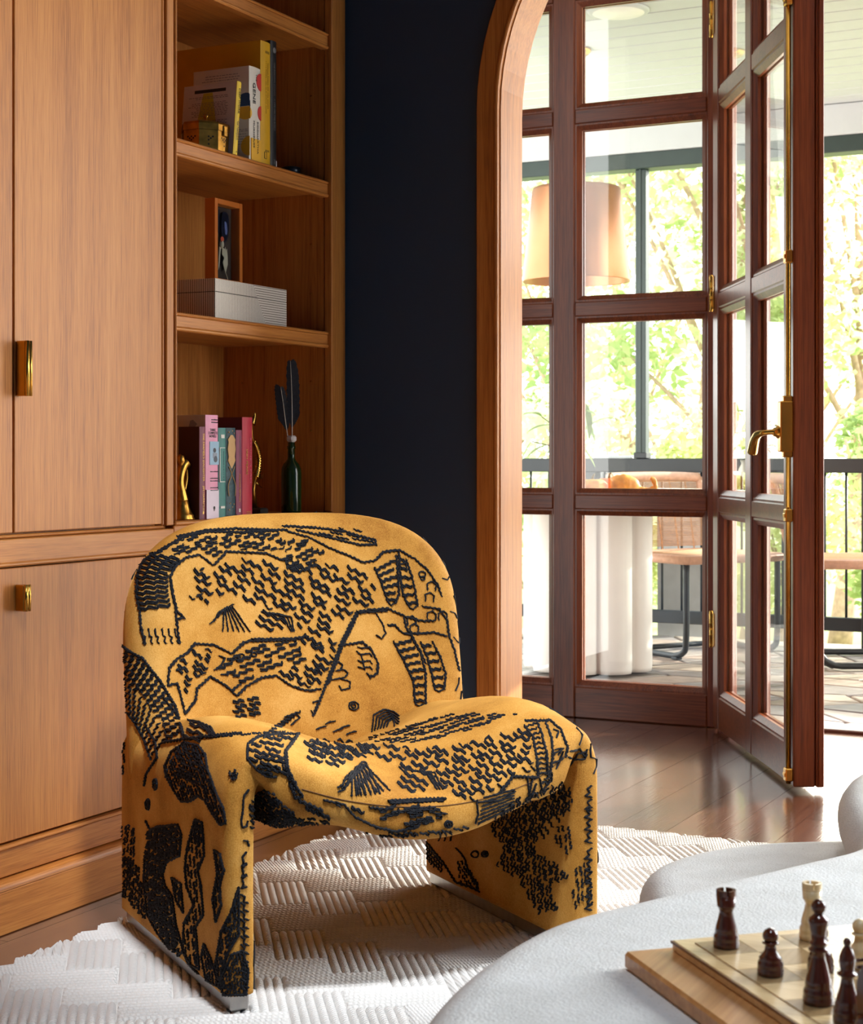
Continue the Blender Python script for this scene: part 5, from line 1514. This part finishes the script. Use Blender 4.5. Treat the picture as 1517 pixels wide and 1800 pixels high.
for s_ in (0, 1):
    pts = catmull([(bk, 0, 0) for bk in ()] or [(b4['x'] + .0006, b4['y0'] + w4 * (.2 if s_ else .8), Z1 + b4['h'] * .57), (b4['x'] + .0006, b4['y0'] + w4 * (.55 if s_ else .45), Z1 + b4['h'] * .47), (b4['x'] + .0006, b4['y0'] + w4 * (.9 if s_ else .12), Z1 + b4['h'] * .36), (b4['x'] + .0006, b4['y0'] + w4 * (.85 if s_ else .2), Z1 + b4['h'] * .24)], 5)
    MB().tube(pts, .0011, 6).build('scroll_ribbon', tan, b4['o'])
for q in ((.2, .95), (.6, .965), (.75, .94), (.35, .16), (.6, .12), (.25, .09), (.75, .15)): disc(b4, 'gilt_leaf', tan, q[1], q[0], .0016, .0007)
spine_patch(b4, 'torn_foot', white_ink, 0.0, .012, 0.1, 1.0)
b5 = bk1('paperback_book', 'thin plum coloured book beside the crimson book', 416.6, 427.0, 756, 0.10, col('plum_cover', 120, 44, 66), col('plum_spine', 148, 66, 92), hard=False)
spine_print(b5, grey_ink, .93, .60, .5, .004); spine_text(b5, 'MAGGIE SEFTON', .0078, gold_ink, .50, .45, 1.15); spine_patch(b5, 'imprint', white_ink, .06, .10, .35, .6)
b6 = bk1('hardback_book', 'tall crimson hardback at the right end of the bottom shelf books', 427.6, 445.2, 733.5, 0.14, col('dark_red_cover', 108, 14, 24), col('crimson_spine', 200, 54, 72))
spine_text(b6, 'IAIN PEARS', .0100, gold_ink, .68, .36, 1.25); spine_text(b6, "STONE'S FALL", .0085, col('pale_pink_ink', 226, 130, 140), .80, .72, 2.2)
for q in (.05, .035): spine_patch(b6, 'imprint', gold_ink, q, q + .005, .35, .8)
m = MB().box(SX1 - .14, SX1 - .078, b6['y0'] - .0004, b6['y0'], Z1 + .01, Z1 + b6['h']); m.build('black_flap', ink, b6['o'])
# polished brass figure at the left end of the row
L = Vector((SX1 - .036, yat(319, SX1 - .036), Z1))
t = thing('brass_figurine', 'polished brass figurine left of the maroon book on the bottom shelf', 'figurine', L)
def P(a, b_, c=0.0): return L + Vector((c, a, b_))
MB().lathe([(.030, 0), (.031, .003), (.028, .006), (.029, .010), (.026, .013), (.022, .020), (.018, .032), (.015, .050)], L, 24).build('base', brass_old, t)
pts = catmull([P(0, .045), P(-.004, .065), P(-.008, .085), P(-.004, .105), P(.004, .122), P(.012, .130)], 6)
MB().tube(pts, [.0165 - .006 * sin(k / len(pts) * pi) + .001 * (k % 1) for k in range(len(pts))], 16).build('torso', brass_old, t)
pts = catmull([P(.004, .126), P(.016, .120), P(.020, .098), P(.014, .074), P(.006, .058)], 6)
MB().tube(pts, [.0055 - .0012 * k / len(pts) for k in range(len(pts))], 12).build('arm', brass_old, t)
MB().lathe([(.0005, .122), (.007, .126), (.0105, .136), (.009, .147), (.0005, .152)], L + Vector((0, -.004, 0)), 18).build('head', brass_old, t)
# right-hand bookend: ribbed brass fish-bone ornament behind the crimson book
rb = Vector((SX1 - .09, yat(447, SX1 - .09) , Z1))
t = thing('brass_ornament', 'ribbed brass ornament with curved horns behind the crimson book', 'ornament', rb)
MB().box(rb.x - .025, rb.x + .03, rb.y - .012, rb.y + .022, Z1, Z1 + .016, b=.004).build('base', col('dark_stone_base', 60, 56, 52, .3), t)
MB().tube([rb + Vector((0, .004, .014)), rb + Vector((0, -.006, .06)), rb + Vector((0, .004, .10))], [.007, .006, .006], 10).build('stem', brass_old, t)
def ribbed(pts, r0, r1, nm):
    pts = catmull(pts, 9); n_ = len(pts)
    MB().tube(pts, [(r0 + (r1 - r0) * k / n_) * (1.3 if k % 2 else .7) for k in range(n_)], 10).build(nm, brass, t)
ribbed([rb + Vector((0, .006, .092)), rb + Vector((0, .017, .115)), rb + Vector((0, .020, .145)), rb + Vector((0, .010, .170)), rb + Vector((0, -.004, .186))], .009, .0055, 'ribbed_horn')
ribbed([rb + Vector((0, -.012, .228)), rb + Vector((0, -.006, .238)), rb + Vector((0, .0, .248)), rb + Vector((0, .0015, .256))], .008, .003, 'ribbed_tip')
MB().tube([rb + Vector((0, -.006, .182)), rb + Vector((0, -.014, .205)), rb + Vector((0, -.012, .230))], .0045, 8).build('horn_core', brass_old, t)
MB().tube(catmull([rb + Vector((0, .006, .094)), rb + Vector((0, .022, .090)), rb + Vector((0, .036, .095)), rb + Vector((0, .044, .104))], 6), [.004, .0042, .0044, .0044, .0043, .0042, .004, .0038, .0036, .0034, .0032, .003, .0026, .0022, .0018, .0014, .001, .0007, .0005], 8).build('curved_spike', brass_old, t)
MB().tube([rb + Vector((0, .004, .082)), rb + Vector((0, .036, .066))], [.0022, .0016], 8).build('straight_spike', brass, t)
# bottle with two feathers
bp = Vector((-2.262, yat(512, -2.262), Z1))
bgm, n, b = nmat('dark_green_glass')
b.inputs['Base Color'].default_value = (0.030, 0.058, 0.010, 1); b.inputs['Roughness'].default_value = 0.06; b.inputs['Transmission Weight'].default_value = 0.55; b.inputs['IOR'].default_value = 1.5
nn_ = node(n, 'ShaderNodeTexNoise', Scale=30.0, Detail=2.0); link(n, coords(n), nn_.inputs['Vector']); bump(n, b, nn_.outputs['Fac'], 0.12, 0.002)
t = thing('green_bottle', 'small dark green glass bottle on the bottom shelf, holding feathers', 'bottle', bp)
MB().lathe([(.022, 0), (.0255, .002), (.0262, .008), (.0262, .104), (.0252, .116), (.0205, .127), (.0125, .136), (.0098, .142), (.0092, .165), (.0108, .166), (.0110, .173), (.0092, .174), (.0094, .182), (.008, .183), (.0075, .175), (.0075, .14), (.018, .12), (.0235, .10), (.0235, .006), (.001, .005)], bp, 32).build('glass_body', bgm, t)
wax = col('white_tissue', 206, 196, 188, .7)
m = MB().box(bp.x - .010, bp.x + .010, bp.y - .010, bp.y + .013, Z1 + .184, Z1 + .200, b=.004).box(bp.x - .006, bp.x + .006, bp.y - .002, bp.y + .009, Z1 + .174, Z1 + .187, b=.003)
m.build('paper_stopper', wax, t)
fea = plain('black_feather', lin(26, 27, 34), 0.5, var=0.4, scale=140)
qui = col('pale_quill', 206, 196, 178)
def feather(label, base, pts, wl, wr):
    t = thing('feather', label, 'feather', base, group='feathers in the green bottle')
    sp_ = catmull(pts, 8); n_ = len(sp_)
    MB().tube(sp_, [.0016 - .0013 * k / n_ for k in range(n_)], 6).build('quill', qui, t)
    for sgn, W, nm in ((-1, wl, 'vane'), (1, wr, 'vane')):
        m = MB(); rr_ = random.Random(int(W * 1e5))
        k0 = int(n_ * .22); up = Vector((0, 0, 1))
        M_ = 60
        for q in range(M_):
            a = k0 + (n_ - 1 - k0) * q / M_; b_ = k0 + (n_ - 1 - k0) * (q + 1.15) / M_
            def S(v): 
                v = min(v, n_ - 1.001); i_ = int(v); return sp_[i_].lerp(sp_[i_ + 1], v - i_)
            fr = q / M_; w_ = W * min(1, (fr / .10 + .25)) * (1 - max(0, (fr - .55) / .45) ** 2.2) ** .5 * rr_.uniform(.93, 1.0)
            side = (Vector((0.85, 0.52, 0)) * sgn).normalized()
            p0, p1 = S(a), S(b_)
            sh_ = up * w_ * .9
            c = Vector((.004 * sin(q), 0, 0)) * .2
            m.quad(p0, p1, p1 + side * w_ + sh_ + c, p0 + side * w_ + sh_ + c)
            m.quad(p0 - Vector((.0005, 0, 0)), p0 + side * w_ + sh_ + c - Vector((.0005, 0, 0)), p1 + side * w_ + sh_ + c - Vector((.0005, 0, 0)), p1 - Vector((.0005, 0, 0)))
        m.build(nm, fea, t)
    return t
q0 = bp + Vector((0, .004, .186))
feather('tall black feather standing in the green bottle', q0, [q0, q0 + Vector((0, 0, .06)), q0 + Vector((.0, -.002, .13)), q0 + Vector((0, -.008, .205))], .013, .020)
q1 = bp + Vector((-.006, -.004, .184))
feather('shorter broken black feather left of the tall one in the green bottle', q1, [q1, q1 + Vector((-.006, -.004, .05)), q1 + Vector((-.010, -.010, .10)), q1 + Vector((-.012, -.018, .140))], .021, .010)
# ================================================================== OUTSIDE: PORCH
PY0, PY1 = WY + 0.11, 8.35
base = part('patio_bed', plain('mortar', lin(120, 112, 104), 0.9), None, (-5.2, 1.6, PY0, PY1, -0.10, -0.018)); tag(base, 'mortar bed of the porch paving', kind='structure')
slate = []
for k, c in enumerate(((168, 158, 150), (150, 142, 138), (182, 168, 154), (140, 136, 136), (174, 156, 144))):
    slate.append(plain('flagstone_%s' % 'abcde'[k], lin(*c), 0.5, var=0.18, scale=14, bmp=0.3))
rs = random.Random(11)
# irregular paving: a jittered grid, neighbours share the joint
gx = [-4.9 + 0.34 * i for i in range(20)]; gy = [PY0 + 0.02 + 0.22 * j for j in range(13)]
J = {}
for i in range(20):
    for j in range(13):
        J[i, j] = Vector((gx[i] + (0.17 if j % 2 else 0) + rs.uniform(-.07, .07), gy[j] + (rs.uniform(-.05, .05) if 0 < j < 12 else 0), 0))
for i in range(19):
    for j in range(12):
        q = [J[i, j], J[i+1, j], J[i+1, j+1], J[i, j+1]]
        c = sum(q, Vector()) / 4
        if c.x > 1.4: continue
        q = [c + (p - c) * (1 - 0.012 / max(0.05, (p - c).length)) for p in q]
        h = -0.002 - rs.random() * 0.004
        m = MB(); m.loft([[p + Vector((0, 0, -0.03)) for p in q], [p + Vector((0, 0, h - .003)) for p in q], [c + (p - c) * .97 + Vector((0, 0, h)) for p in q]], smooth=False)
        m.build('flagstone', rs.choice(slate), base)
# porch ceiling of white boards, with a beam, a downlight
pc = part('ceiling_porch', ceil_paint, None, (-5.4, 1.8, WY + 0.06, PY1 + 0.3, 2.63, 2.70)); tag(pc, 'white boarded porch ceiling', kind='structure')
tag(part('ceiling_sun_blocker', ceil_paint, None, (1.81, 5.2, W1 + 0.03, PY1 + 0.3, 2.63, 2.70)), 'added slab blocking the sun from the end wall window, outside the picture', kind='structure')  # added unseen slab that keeps the sun off the stone table
y = WY + 0.062
while y < PY1 + 0.1:
    part('ceiling_board', ceil_paint, pc, (-5.4, 1.8, y + .0025, y + .1475, 2.61, 2.632), b=0.004); y += 0.15
pb = part('trim_porch_beam', dark_green_metal, None, (-5.4, 1.8, 8.04, 8.16, 2.38, 2.46), b=.004); tag(pb, 'dark beam along the porch edge', kind='structure')
tag(part('trim_porch_fascia', ceil_paint, None, (-5.4, 1.8, 8.02, 8.18, 2.46, 2.609), b=.004), 'white fascia above the dark porch beam', kind='structure')
c = at(1087, 22, 6.34); c.z = 2.61
t = thing('ceiling_downlight', 'round white flush downlight in the porch ceiling', 'ceiling light', c)
MB().lathe([(.118, 0), (.118, -.004), (.112, -.010), (.100, -.012)], c, 36).build('trim_ring', ceil_paint, t)
MB().lathe([(.099, -.0118), (.095, -.0135), (.001, -.014)], c, 36).build('diffuser', plain('opal_diffuser', lin(238, 234, 228), 0.35), t)
# railing and posts
RYY = 8.10
rail = thing('balcony_railing', 'black metal porch railing with thin upright bars', 'railing', (-2.4, RYY, 0))
part('top_rail', black_metal, rail, (-5.2, 1.6, RYY - .03, RYY + .03, .845, .915), b=.004)
part('bottom_rail', black_metal, rail, (-5.2, 1.6, RYY - .022, RYY + .022, .085, .15), b=.004)
x = -5.15
while x < 1.55:
    MB().lathe([(.0065, .149), (.0065, .846)], (x, RYY, 0), 8).build('baluster', black_metal, rail); x += .103
for x in (-4.4, -3.16, -1.74, -.4, .9): part('post', black_metal, rail, (x - .035, x + .035, RYY - .035, RYY + .035, -.002, .846), b=.003)
x = aty(1129, 500, 8.10).x
t = thing('porch_post', 'dark green porch post rising behind the pendant lamp', 'post', (x, 8.10, .915))
part('shaft', dark_green_metal, t, (x - .028, x + .028, 8.07, 8.13, .915, 2.38), b=.004)
part('edge_strip', dark_green_metal, t, (x - .006, x + .006, 8.064, 8.0698, .915, 2.38), b=.002)
part('base_collar', black_metal, t, (x - .034, x + .034, 8.062, 8.138, .9155, .945), b=.003)

# ---- dining table with a scalloped base
TC = Vector((-2.66, 6.78, 0))
plast = plain('white_plaster', lin(236, 230, 222), 0.6, var=0.03, scale=10, bmp=0.08)
dt = thing('porch_table', 'round white porch table on a thick scalloped base', 'table', TC)
nl = 9; ring = []
for k in range(nl * 14):
    a = 2*pi*k/(nl*14)
    ph = (a * nl / (2*pi)) % 1.0
    rad = .205 + .065 * sqrt(max(0, 1 - (2*ph - 1)**2))
    ring.append((rad*cos(a + .35)*1.05, rad*sin(a + .35)))
m = MB(); m.loft([[TC + Vector((a*s_, b_*s_, z)) for a, b_ in ring] for z, s_ in ((.012, .985), (.03, 1), (.40, 1), (.728, 1))]); m.build('scalloped_base', plast, dt)
MB().lathe([(.19, 0.0), (.19, .0125)], TC, 36).build('plinth', black_metal, dt)
MB().lathe([(.70, .728), (.74, .735), (.75, .752), (.745, .770), (.735, .775), (.001, .775)], TC, 64).build('table_top', plast, dt)
ZT = .775
# gourds, potted branch
orange = plain('orange_rind', lin(226, 118, 44), 0.45, var=0.2, scale=20); stripe_o = plain('cream_orange_rind', lin(236, 158, 70), 0.5, var=0.3, scale=30)
stem_m = plain('dry_stem', lin(110, 104, 66), 0.8)
def pumpkin(label, c, r, h, mat, ribs=9):
    t = thing('pumpkin', label, 'pumpkin', c, group='small gourds on the porch table')
    rings = []
    for k in range(11):
        a = -pi/2 + pi * k / 10
        rings.append([Vector(c) + Vector(((r * cos(a) + .006) * (1 + .07 * abs(cos(ribs * b_ / 2))) * cos(b_), (r * cos(a) + .006) * (1 + .07 * abs(cos(ribs * b_ / 2))) * sin(b_), h/2 + h/2 * sin(a) * (1 - .16 * (abs(sin(a)) > .9)))) for b_ in [2*pi*q/36 for q in range(36)]])
    m = MB(); m.loft(rings); m.build('rind', mat, t)
    MB().tube([Vector(c) + Vector((0, 0, h * .86)), Vector(c) + Vector((.003, 0, h + .008)), Vector(c) + Vector((.010, 0, h + .016))], [.006, .004, .003], 8).build('stem', stem_m, t)
def tabp(px, d): p = at(px, 850, d); p.z = ZT; return p
pumpkin('small striped cream and orange pumpkin on the porch table', tabp(1041, 6.45), .052, .066, stripe_o)
pumpkin('small plain orange pumpkin between the striped pumpkin and the warty gourd', tabp(1070, 6.55), .042, .070, orange)
gp = tabp(1092, 6.42)
t = thing('warty_gourd', 'warty yellow-orange gourd with a long curved neck on the porch table', 'gourd', gp)
lat = Vector((CY, SY, 0)); 
gpts = catmull([gp + Vector((0, 0, .04)) - lat * .038, gp + Vector((0, 0, .042)), gp + lat * .035 + Vector((0, 0, .036)), gp + lat * .075 + Vector((0, 0, .020)), gp + lat * .108 + Vector((0, 0, .016)), gp + lat * .130 + Vector((0, 0, .032)), gp + lat * .124 + Vector((0, 0, .058)), gp + lat * .112 + Vector((0, 0, .066))], 6)
def gr(k, n_): 
    u = k / (n_ - 1)
    return .004 + .036 * max(0, 1 - (u / .42 - .45) ** 2 / .5) if u < .38 else .016 - .010 * (u - .38) / .62
m = MB(); m.tube(gpts, [gr(k, len(gpts)) for k in range(len(gpts))], 16)
for p in m.v:
    p += Vector((noise.noise(p * 70), noise.noise(p * 70 + Vector((9, 0, 0))), noise.noise(p * 70 + Vector((0, 9, 0))))) * .004
m.build('rind', stripe_o, t)
leafm, n, b = nmat('houseplant_leaf')
b.inputs['Base Color'].default_value = lin(120, 150, 74); b.inputs['Roughness'].default_value = .4; b.inputs['Subsurface Weight'].default_value = 0.0
pv = tabp(1004, 6.80)
t = thing('leafy_branch_vase', 'white vase with a leafy branch behind the screen mullion on the porch table', 'vase', pv)
MB().lathe([(.030, 0), (.042, .01), (.048, .05), (.034, .10), (.024, .12), (.030, .135), (.027, .135), (.022, .12), (.001, .11)], pv, 24).build('vase', plast, t)
def leaf(m, base, dirv, L_, W_, droop=.3):
    d = Vector(dirv).normalized(); s_ = d.cross(Vector((0, 0, 1)))
    if s_.length < .1: s_ = Vector((1, 0, 0))
    s_.normalize(); up = s_.cross(d)
    prev = None
    for k in range(7):
        u = k / 6; w_ = W_ * sin(pi * min(1, u * .96 + .04)) ** .8
        c = base + d * (L_ * u) - Vector((0, 0, 1)) * (droop * L_ * u * u)
        cur = (c - s_ * w_ + up * w_ * .25, c, c + s_ * w_ + up * w_ * .25)
        if prev:
            m.quad(prev[0], prev[1], cur[1], cur[0]); m.quad(prev[1], prev[2], cur[2], cur[1])
        prev = cur
rl = random.Random(5)
for (dx, dz) in ((.10, .16), (.05, .24), (-.12, .18), (-.16, .08), (.02, .2)):
    tip = pv + lat * dx + Vector((0, 0, .13 + dz))
    pts = catmull([pv + Vector((0, 0, .12)), pv + lat * dx * .3 + Vector((0, 0, .13 + dz * .6)), tip], 5)
    MB().tube(pts, .0022, 6).build('twig', stem_m, t)
    for k in range(3):
        m = MB(); leaf(m, pts[-1 - k * 3], lat * (math.copysign(1, dx) * rl.uniform(.2, 1)) + Vector((rl.uniform(-.5, .5), rl.uniform(-.5, .2), rl.uniform(-.7, .5))), rl.uniform(.08, .12), .026, .4)
        m.build('leaf', leafm, t)
# ---- pendant lamp over the table
pp = at(1013, 495, 6.95)
copper = plain('copper_shade', lin(176, 122, 86), 0.34, 0.9, var=0.08, scale=8)
t = thing('pendant_lamp', 'large copper drum pendant lamp hanging over the porch table', 'pendant lamp', (pp.x, pp.y, pp.z))
zt_, zb_ = pp.z + .385, pp.z
m = MB().lathe([(.222, 0), (.224, .004), (.184, .372), (.180, .385), (.172, .388), (.001, .388), (.001, .384), (.176, .382), (.218, .004), (.222, 0)], pp, 64, close=False); m.build('shade', copper, t)
MB().lathe([(.006, .386), (.006, 2.60 - pp.z)], pp, 10).build('cord', plain('pale_cord', lin(206, 200, 188), .6), t)
MB().lathe([(.001, 2.585 - pp.z), (.05, 2.587 - pp.z), (.062, 2.60 - pp.z), (.062, 2.61 - pp.z)], pp, 24).build('canopy', brass, t)
MB().lathe([(.018, .24), (.03, .20), (.036, .165), (.028, .13), (.001, .12)], pp, 16).build('bulb', plain('bulb_glass', lin(240, 236, 226), .2), t)

# ---- cane dining chairs on sled bases
wrap = plain('tan_leather_wrap', lin(214, 168, 142), 0.55, var=0.1, scale=60)
cane = plain('cane_strand', lin(206, 160, 122), 0.6, var=0.15, scale=80)
def cane_chair(label, loc, rz):
    t = thing('cane_chair', label, 'chair', loc, rz, group='cane chairs on the porch')
    M = ROOTM[t.name]
    def tb(pts, r, nm, mat, n=10, closed=False):
        m = MB().tube(pts, r, n, closed=closed); m.xf(M); return m.build(nm, mat, t)
    W_, D_, H_ = .28, .25, .455
    # local: faces -y, back at +y
    tb(catmull([(-W_, -D_, H_), (W_, -D_, H_), (W_, D_, H_), (-W_, D_, H_)], 1, True), .021, 'seat_frame', wrap, closed=True)
    for s_ in (-1, 1):
        tb(catmull([(s_*W_, D_, H_), (s_*W_, D_ + .03, H_ + .12), (s_*W_*.98, D_ + .09, .82)], 5), .018, 'back_post', wrap)
        pts = catmull([(s_*(W_-.01), -D_ + .01, H_ - .02), (s_*(W_-.01), -D_ + .012, .10), (s_*(W_-.01), -D_ + .035, .035), (s_*(W_-.01), -D_ + .10, .0145)], 5) + [Vector((s_*(W_-.01), D_ - .10, .0145))] + catmull([(s_*(W_-.01), D_ - .07, .018), (s_*(W_-.01), D_ - .02, .05), (s_*(W_-.01), D_, .12), (s_*(W_-.01), D_, H_ - .02)], 5)
        tb(pts, .0145, 'sled_leg', black_metal)
        m = MB().box(s_*(W_-.01) - .018, s_*(W_-.01) + .018, -D_ + .06, -D_ + .10, 0, .012, b=.003); m.xf(M); m.build('glide', black_metal, t)
    tb([(-W_ + .01, D_ - .06, .0145), (W_ - .01, D_ - .06, .0145)], .0125, 'stretcher', black_metal)
    tb(catmull([(-W_*.98, D_ + .09, .82), (-W_*.5, D_ + .115, .825), (W_*.5, D_ + .115, .825), (W_*.98, D_ + .09, .82)], 6), .024, 'top_rail', wrap)
    m = MB()
    for k in range(44):
        u = k / 43; z = H_ + .035 + u * .31; y_ = D_ + .012 + .07 * u
        m.tube([(-W_*.98, y_, z), (0, y_ + .02, z), (W_*.98, y_, z)], .0026, 5)
    m.xf(M); o_ = m.build('cane_back', cane, t); o_['kind'] = 'stuff'
    for k in range(5):
        x_ = -W_*.7 + W_*1.4*k/4
        tb([(x_, D_ + .024, H_), (x_, D_ + .06, .65), (x_, D_ + .105, .82)], .0042, 'upright', cane, 6)
    m = MB()
    for k in range(56):
        y_ = -D_ + 2*D_*(k + .5)/56; m.tube([(-W_, y_, H_ + .016), (0, y_, H_ + .006), (W_, y_, H_ + .016)], .0036, 5)
    m.xf(M); o_ = m.build('cane_seat', cane, t); o_['kind'] = 'stuff'
    return t
# first chair: on the far right of the table, facing left (its near front leg shows right of the table base)
cane_chair('tan cane chair beyond the porch table, seen through the lower pane', (-2.44, 7.64, 0.0), radians(57))
cane_chair('tan cane chair at the far right, cut off by the open door and picture edge', (at(1512, 900, 7.55).x, at(1512, 900, 7.55).y, 0.0), radians(116.8))

# ================================================================== OUTSIDE: GARDEN
grass = plain('garden_ground', lin(150, 160, 104), 0.9, var=0.35, scale=3)
tag(part('garden_ground', grass, None, (-24, 16, PY1, 40, -0.75, -0.55)), 'sunlit garden ground beyond the porch', kind='structure')
def leaf_mat(name, c0, c1):
    m, n, b = nmat(name)
    ns = node(n, 'ShaderNodeTexNoise', Scale=2.5, Detail=3.0); link(n, coords(n), ns.inputs['Vector'])
    cr = ramp(n, ns.outputs['Fac'], [(0.35, c0), (0.65, c1)])
    link(n, cr, b.inputs['Base Color']); b.inputs['Roughness'].default_value = .5
    tl = n.nodes.new('ShaderNodeBsdfTranslucent'); link(n, cr, tl.inputs['Color'])
    mx = n.nodes.new('ShaderNodeMixShader'); mx.inputs[0].default_value = .5
    out = n.nodes['Material Output']
    link(n, b.outputs[0], mx.inputs[1]); link(n, tl.outputs[0], mx.inputs[2]); link(n, mx.outputs[0], out.inputs['Surface'])
    return m
lm = [leaf_mat('leaf_yellow_green', lin(206, 212, 150), lin(230, 232, 180)), leaf_mat('leaf_mid_green', lin(160, 182, 118), lin(200, 212, 152)), leaf_mat('leaf_pale_green', lin(212, 220, 176), lin(236, 238, 206))]
bark = plain('pale_bark', lin(172, 146, 124), 0.9, var=0.25, scale=20, bmp=0.4)
def tree(name, label, cat, base, h, spread, nl_, lmat, trunk=.09, ls=.11, seed=0, low=.3, group='garden trees beyond the railing'):
    r_ = random.Random(seed); base = Vector(base)
    t = thing(name, label, cat, base, group=group)
    tp_ = base + Vector((r_.uniform(-.3, .3), r_.uniform(-.3, .3), h * .8))
    pts = catmull([base, base.lerp(tp_, .4) + Vector((r_.uniform(-.15, .15), 0, 0)), tp_], 6)
    MB().tube(pts, [trunk * (1 - .75 * k / len(pts)) for k in range(len(pts))], 10).build('trunk', bark, t)
    cl = []
    for k in range(7):
        a = r_.uniform(0, 2*pi); zf = r_.uniform(low, .95)
        c = base + Vector((cos(a) * spread * r_.uniform(.25, .8), sin(a) * spread * r_.uniform(.25, .8), h * zf)); cl.append((c, spread * r_.uniform(.35, .6)))
        MB().tube(catmull([pts[int(len(pts) * min(.9, zf * .8))], pts[int(len(pts) * min(.9, zf * .8))].lerp(c, .5) + Vector((0, 0, .1)), c], 4), [trunk * .35, trunk * .3, trunk * .26, trunk * .22, trunk * .2, trunk * .18, trunk * .14, trunk * .1, trunk * .06], 6).build('branch', bark, t)
    m = MB()
    for k in range(int(nl_ * 1.6)):
        c, rad = r_.choice(cl)
        v = Vector((r_.gauss(0, 1), r_.gauss(0, 1), r_.gauss(0, .8))); v = v.normalized() * rad * (r_.random() ** .4)
        p = c + v
        d = Vector((r_.gauss(0, 1), r_.gauss(0, 1), r_.gauss(-.3, .6))).normalized(); s_ = d.orthogonal().normalized()
        s_ = (Matrix.Rotation(r_.uniform(0, 2*pi), 3, d) @ s_); L_ = ls * r_.uniform(.6, 1.3)
        m.quad(p, p + d * L_ * .45 + s_ * L_ * .24, p + d * L_, p + d * L_ * .45 - s_ * L_ * .24)
    o_ = m.build('foliage', lmat, t); o_['kind'] = 'stuff'
    return t
GZ = -.56
def gp_(px, d): p = at(px, 900, d); p.z = GZ; return p
T_ = [(930, 12.0, 2.6, .7, 1700, 1, 'leafy garden shrub seen through the narrow left panes'),
      (1010, 15.0, 6.4, 2.0, 2600, 0, 'tall pale tree behind the pendant lamp'),
      (1060, 11.2, 1.9, .55, 1500, 2, 'low pale shrub behind the pumpkins'),
      (1190, 14.5, 5.8, 1.9, 2600, 1, 'tall tree right of the dark green porch post'),
      (1225, 10.9, 1.7, .5, 1500, 0, 'low yellow-green shrub behind the cane chair'),
      (1320, 13.0, 5.6, 1.5, 2600, 1, 'green tree seen through the panes of the open door'),
      (1385, 11.2, 2.2, .55, 1500, 0, 'bright shrub seen low through the open door panes'),
      (1476, 13.2, 6.0, 1.7, 2400, 2, 'pale tree with a visible trunk right of the open door'),
      (1560, 11.4, 2.0, .6, 1600, 1, 'shrub behind the railing at the right picture edge'),
      (1640, 15.0, 6.5, 2.0, 2400, 0, 'tall tree beyond the right picture edge'),
      (860, 16.0, 6.0, 2.0, 2000, 2, 'tall pale tree at the left behind the arch'),
      (1120, 19.0, 7.5, 2.6, 2600, 2, 'distant pale tree behind the porch post'),
      (1400, 19.0, 7.5, 2.6, 2600, 2, 'distant pale tree behind the open door')]
for k, (px, d, h, s_, nl_, mi_, lb) in enumerate(T_):
    big = h > 3
    tree('garden_tree' if big else 'garden_shrub', lb, 'tree' if big else 'shrub', gp_(px, d), h, s_, nl_, lm[mi_], trunk=.10 if big else .03, ls=.115 if big else .09, seed=k + 20, low=.35 if big else .25)
# two pale cabinets (outdoor units) beyond the railing
ug = plain('pale_grey_metal', lin(196, 198, 198), .5)
for px, d, w_, h, lb in ((1098, 8.95, .20, .50, 'pale grey outdoor unit left of the dark green porch post'), (1214, 8.95, .26, .46, 'pale grey outdoor unit right of the dark green porch post')):
    c = at(px, 800, d); c.z = .40
    t = thing('outdoor_unit', lb, 'outdoor unit', (c.x, c.y, GZ), group='outdoor units beyond the railing')
    ux = 0
    part('plinth', plain('grey_block', lin(150, 148, 144), .8), t, (c.x - w_/2, c.x + w_/2, c.y - .16, c.y + .16, GZ, c.z))
    part('casing', ug, t, (c.x - w_/2, c.x + w_/2, c.y - .18, c.y + .18, c.z, c.z + h), b=.015)
    part('lid', ug, t, (c.x - w_/2 - .01, c.x + w_/2 + .01, c.y - .19, c.y + .19, c.z + h, c.z + h + .03), b=.01)
    for q in range(8): part('louvre', plain('louvre_grey', lin(160, 164, 166), .5) if q == 0 else bpy.data.materials['louvre_grey'], t, (c.x - w_/2 + .04, c.x + w_/2 - .04, c.y - .19, c.y - .178, c.z + .06 + q * .05, c.z + .085 + q * .05), b=.003)
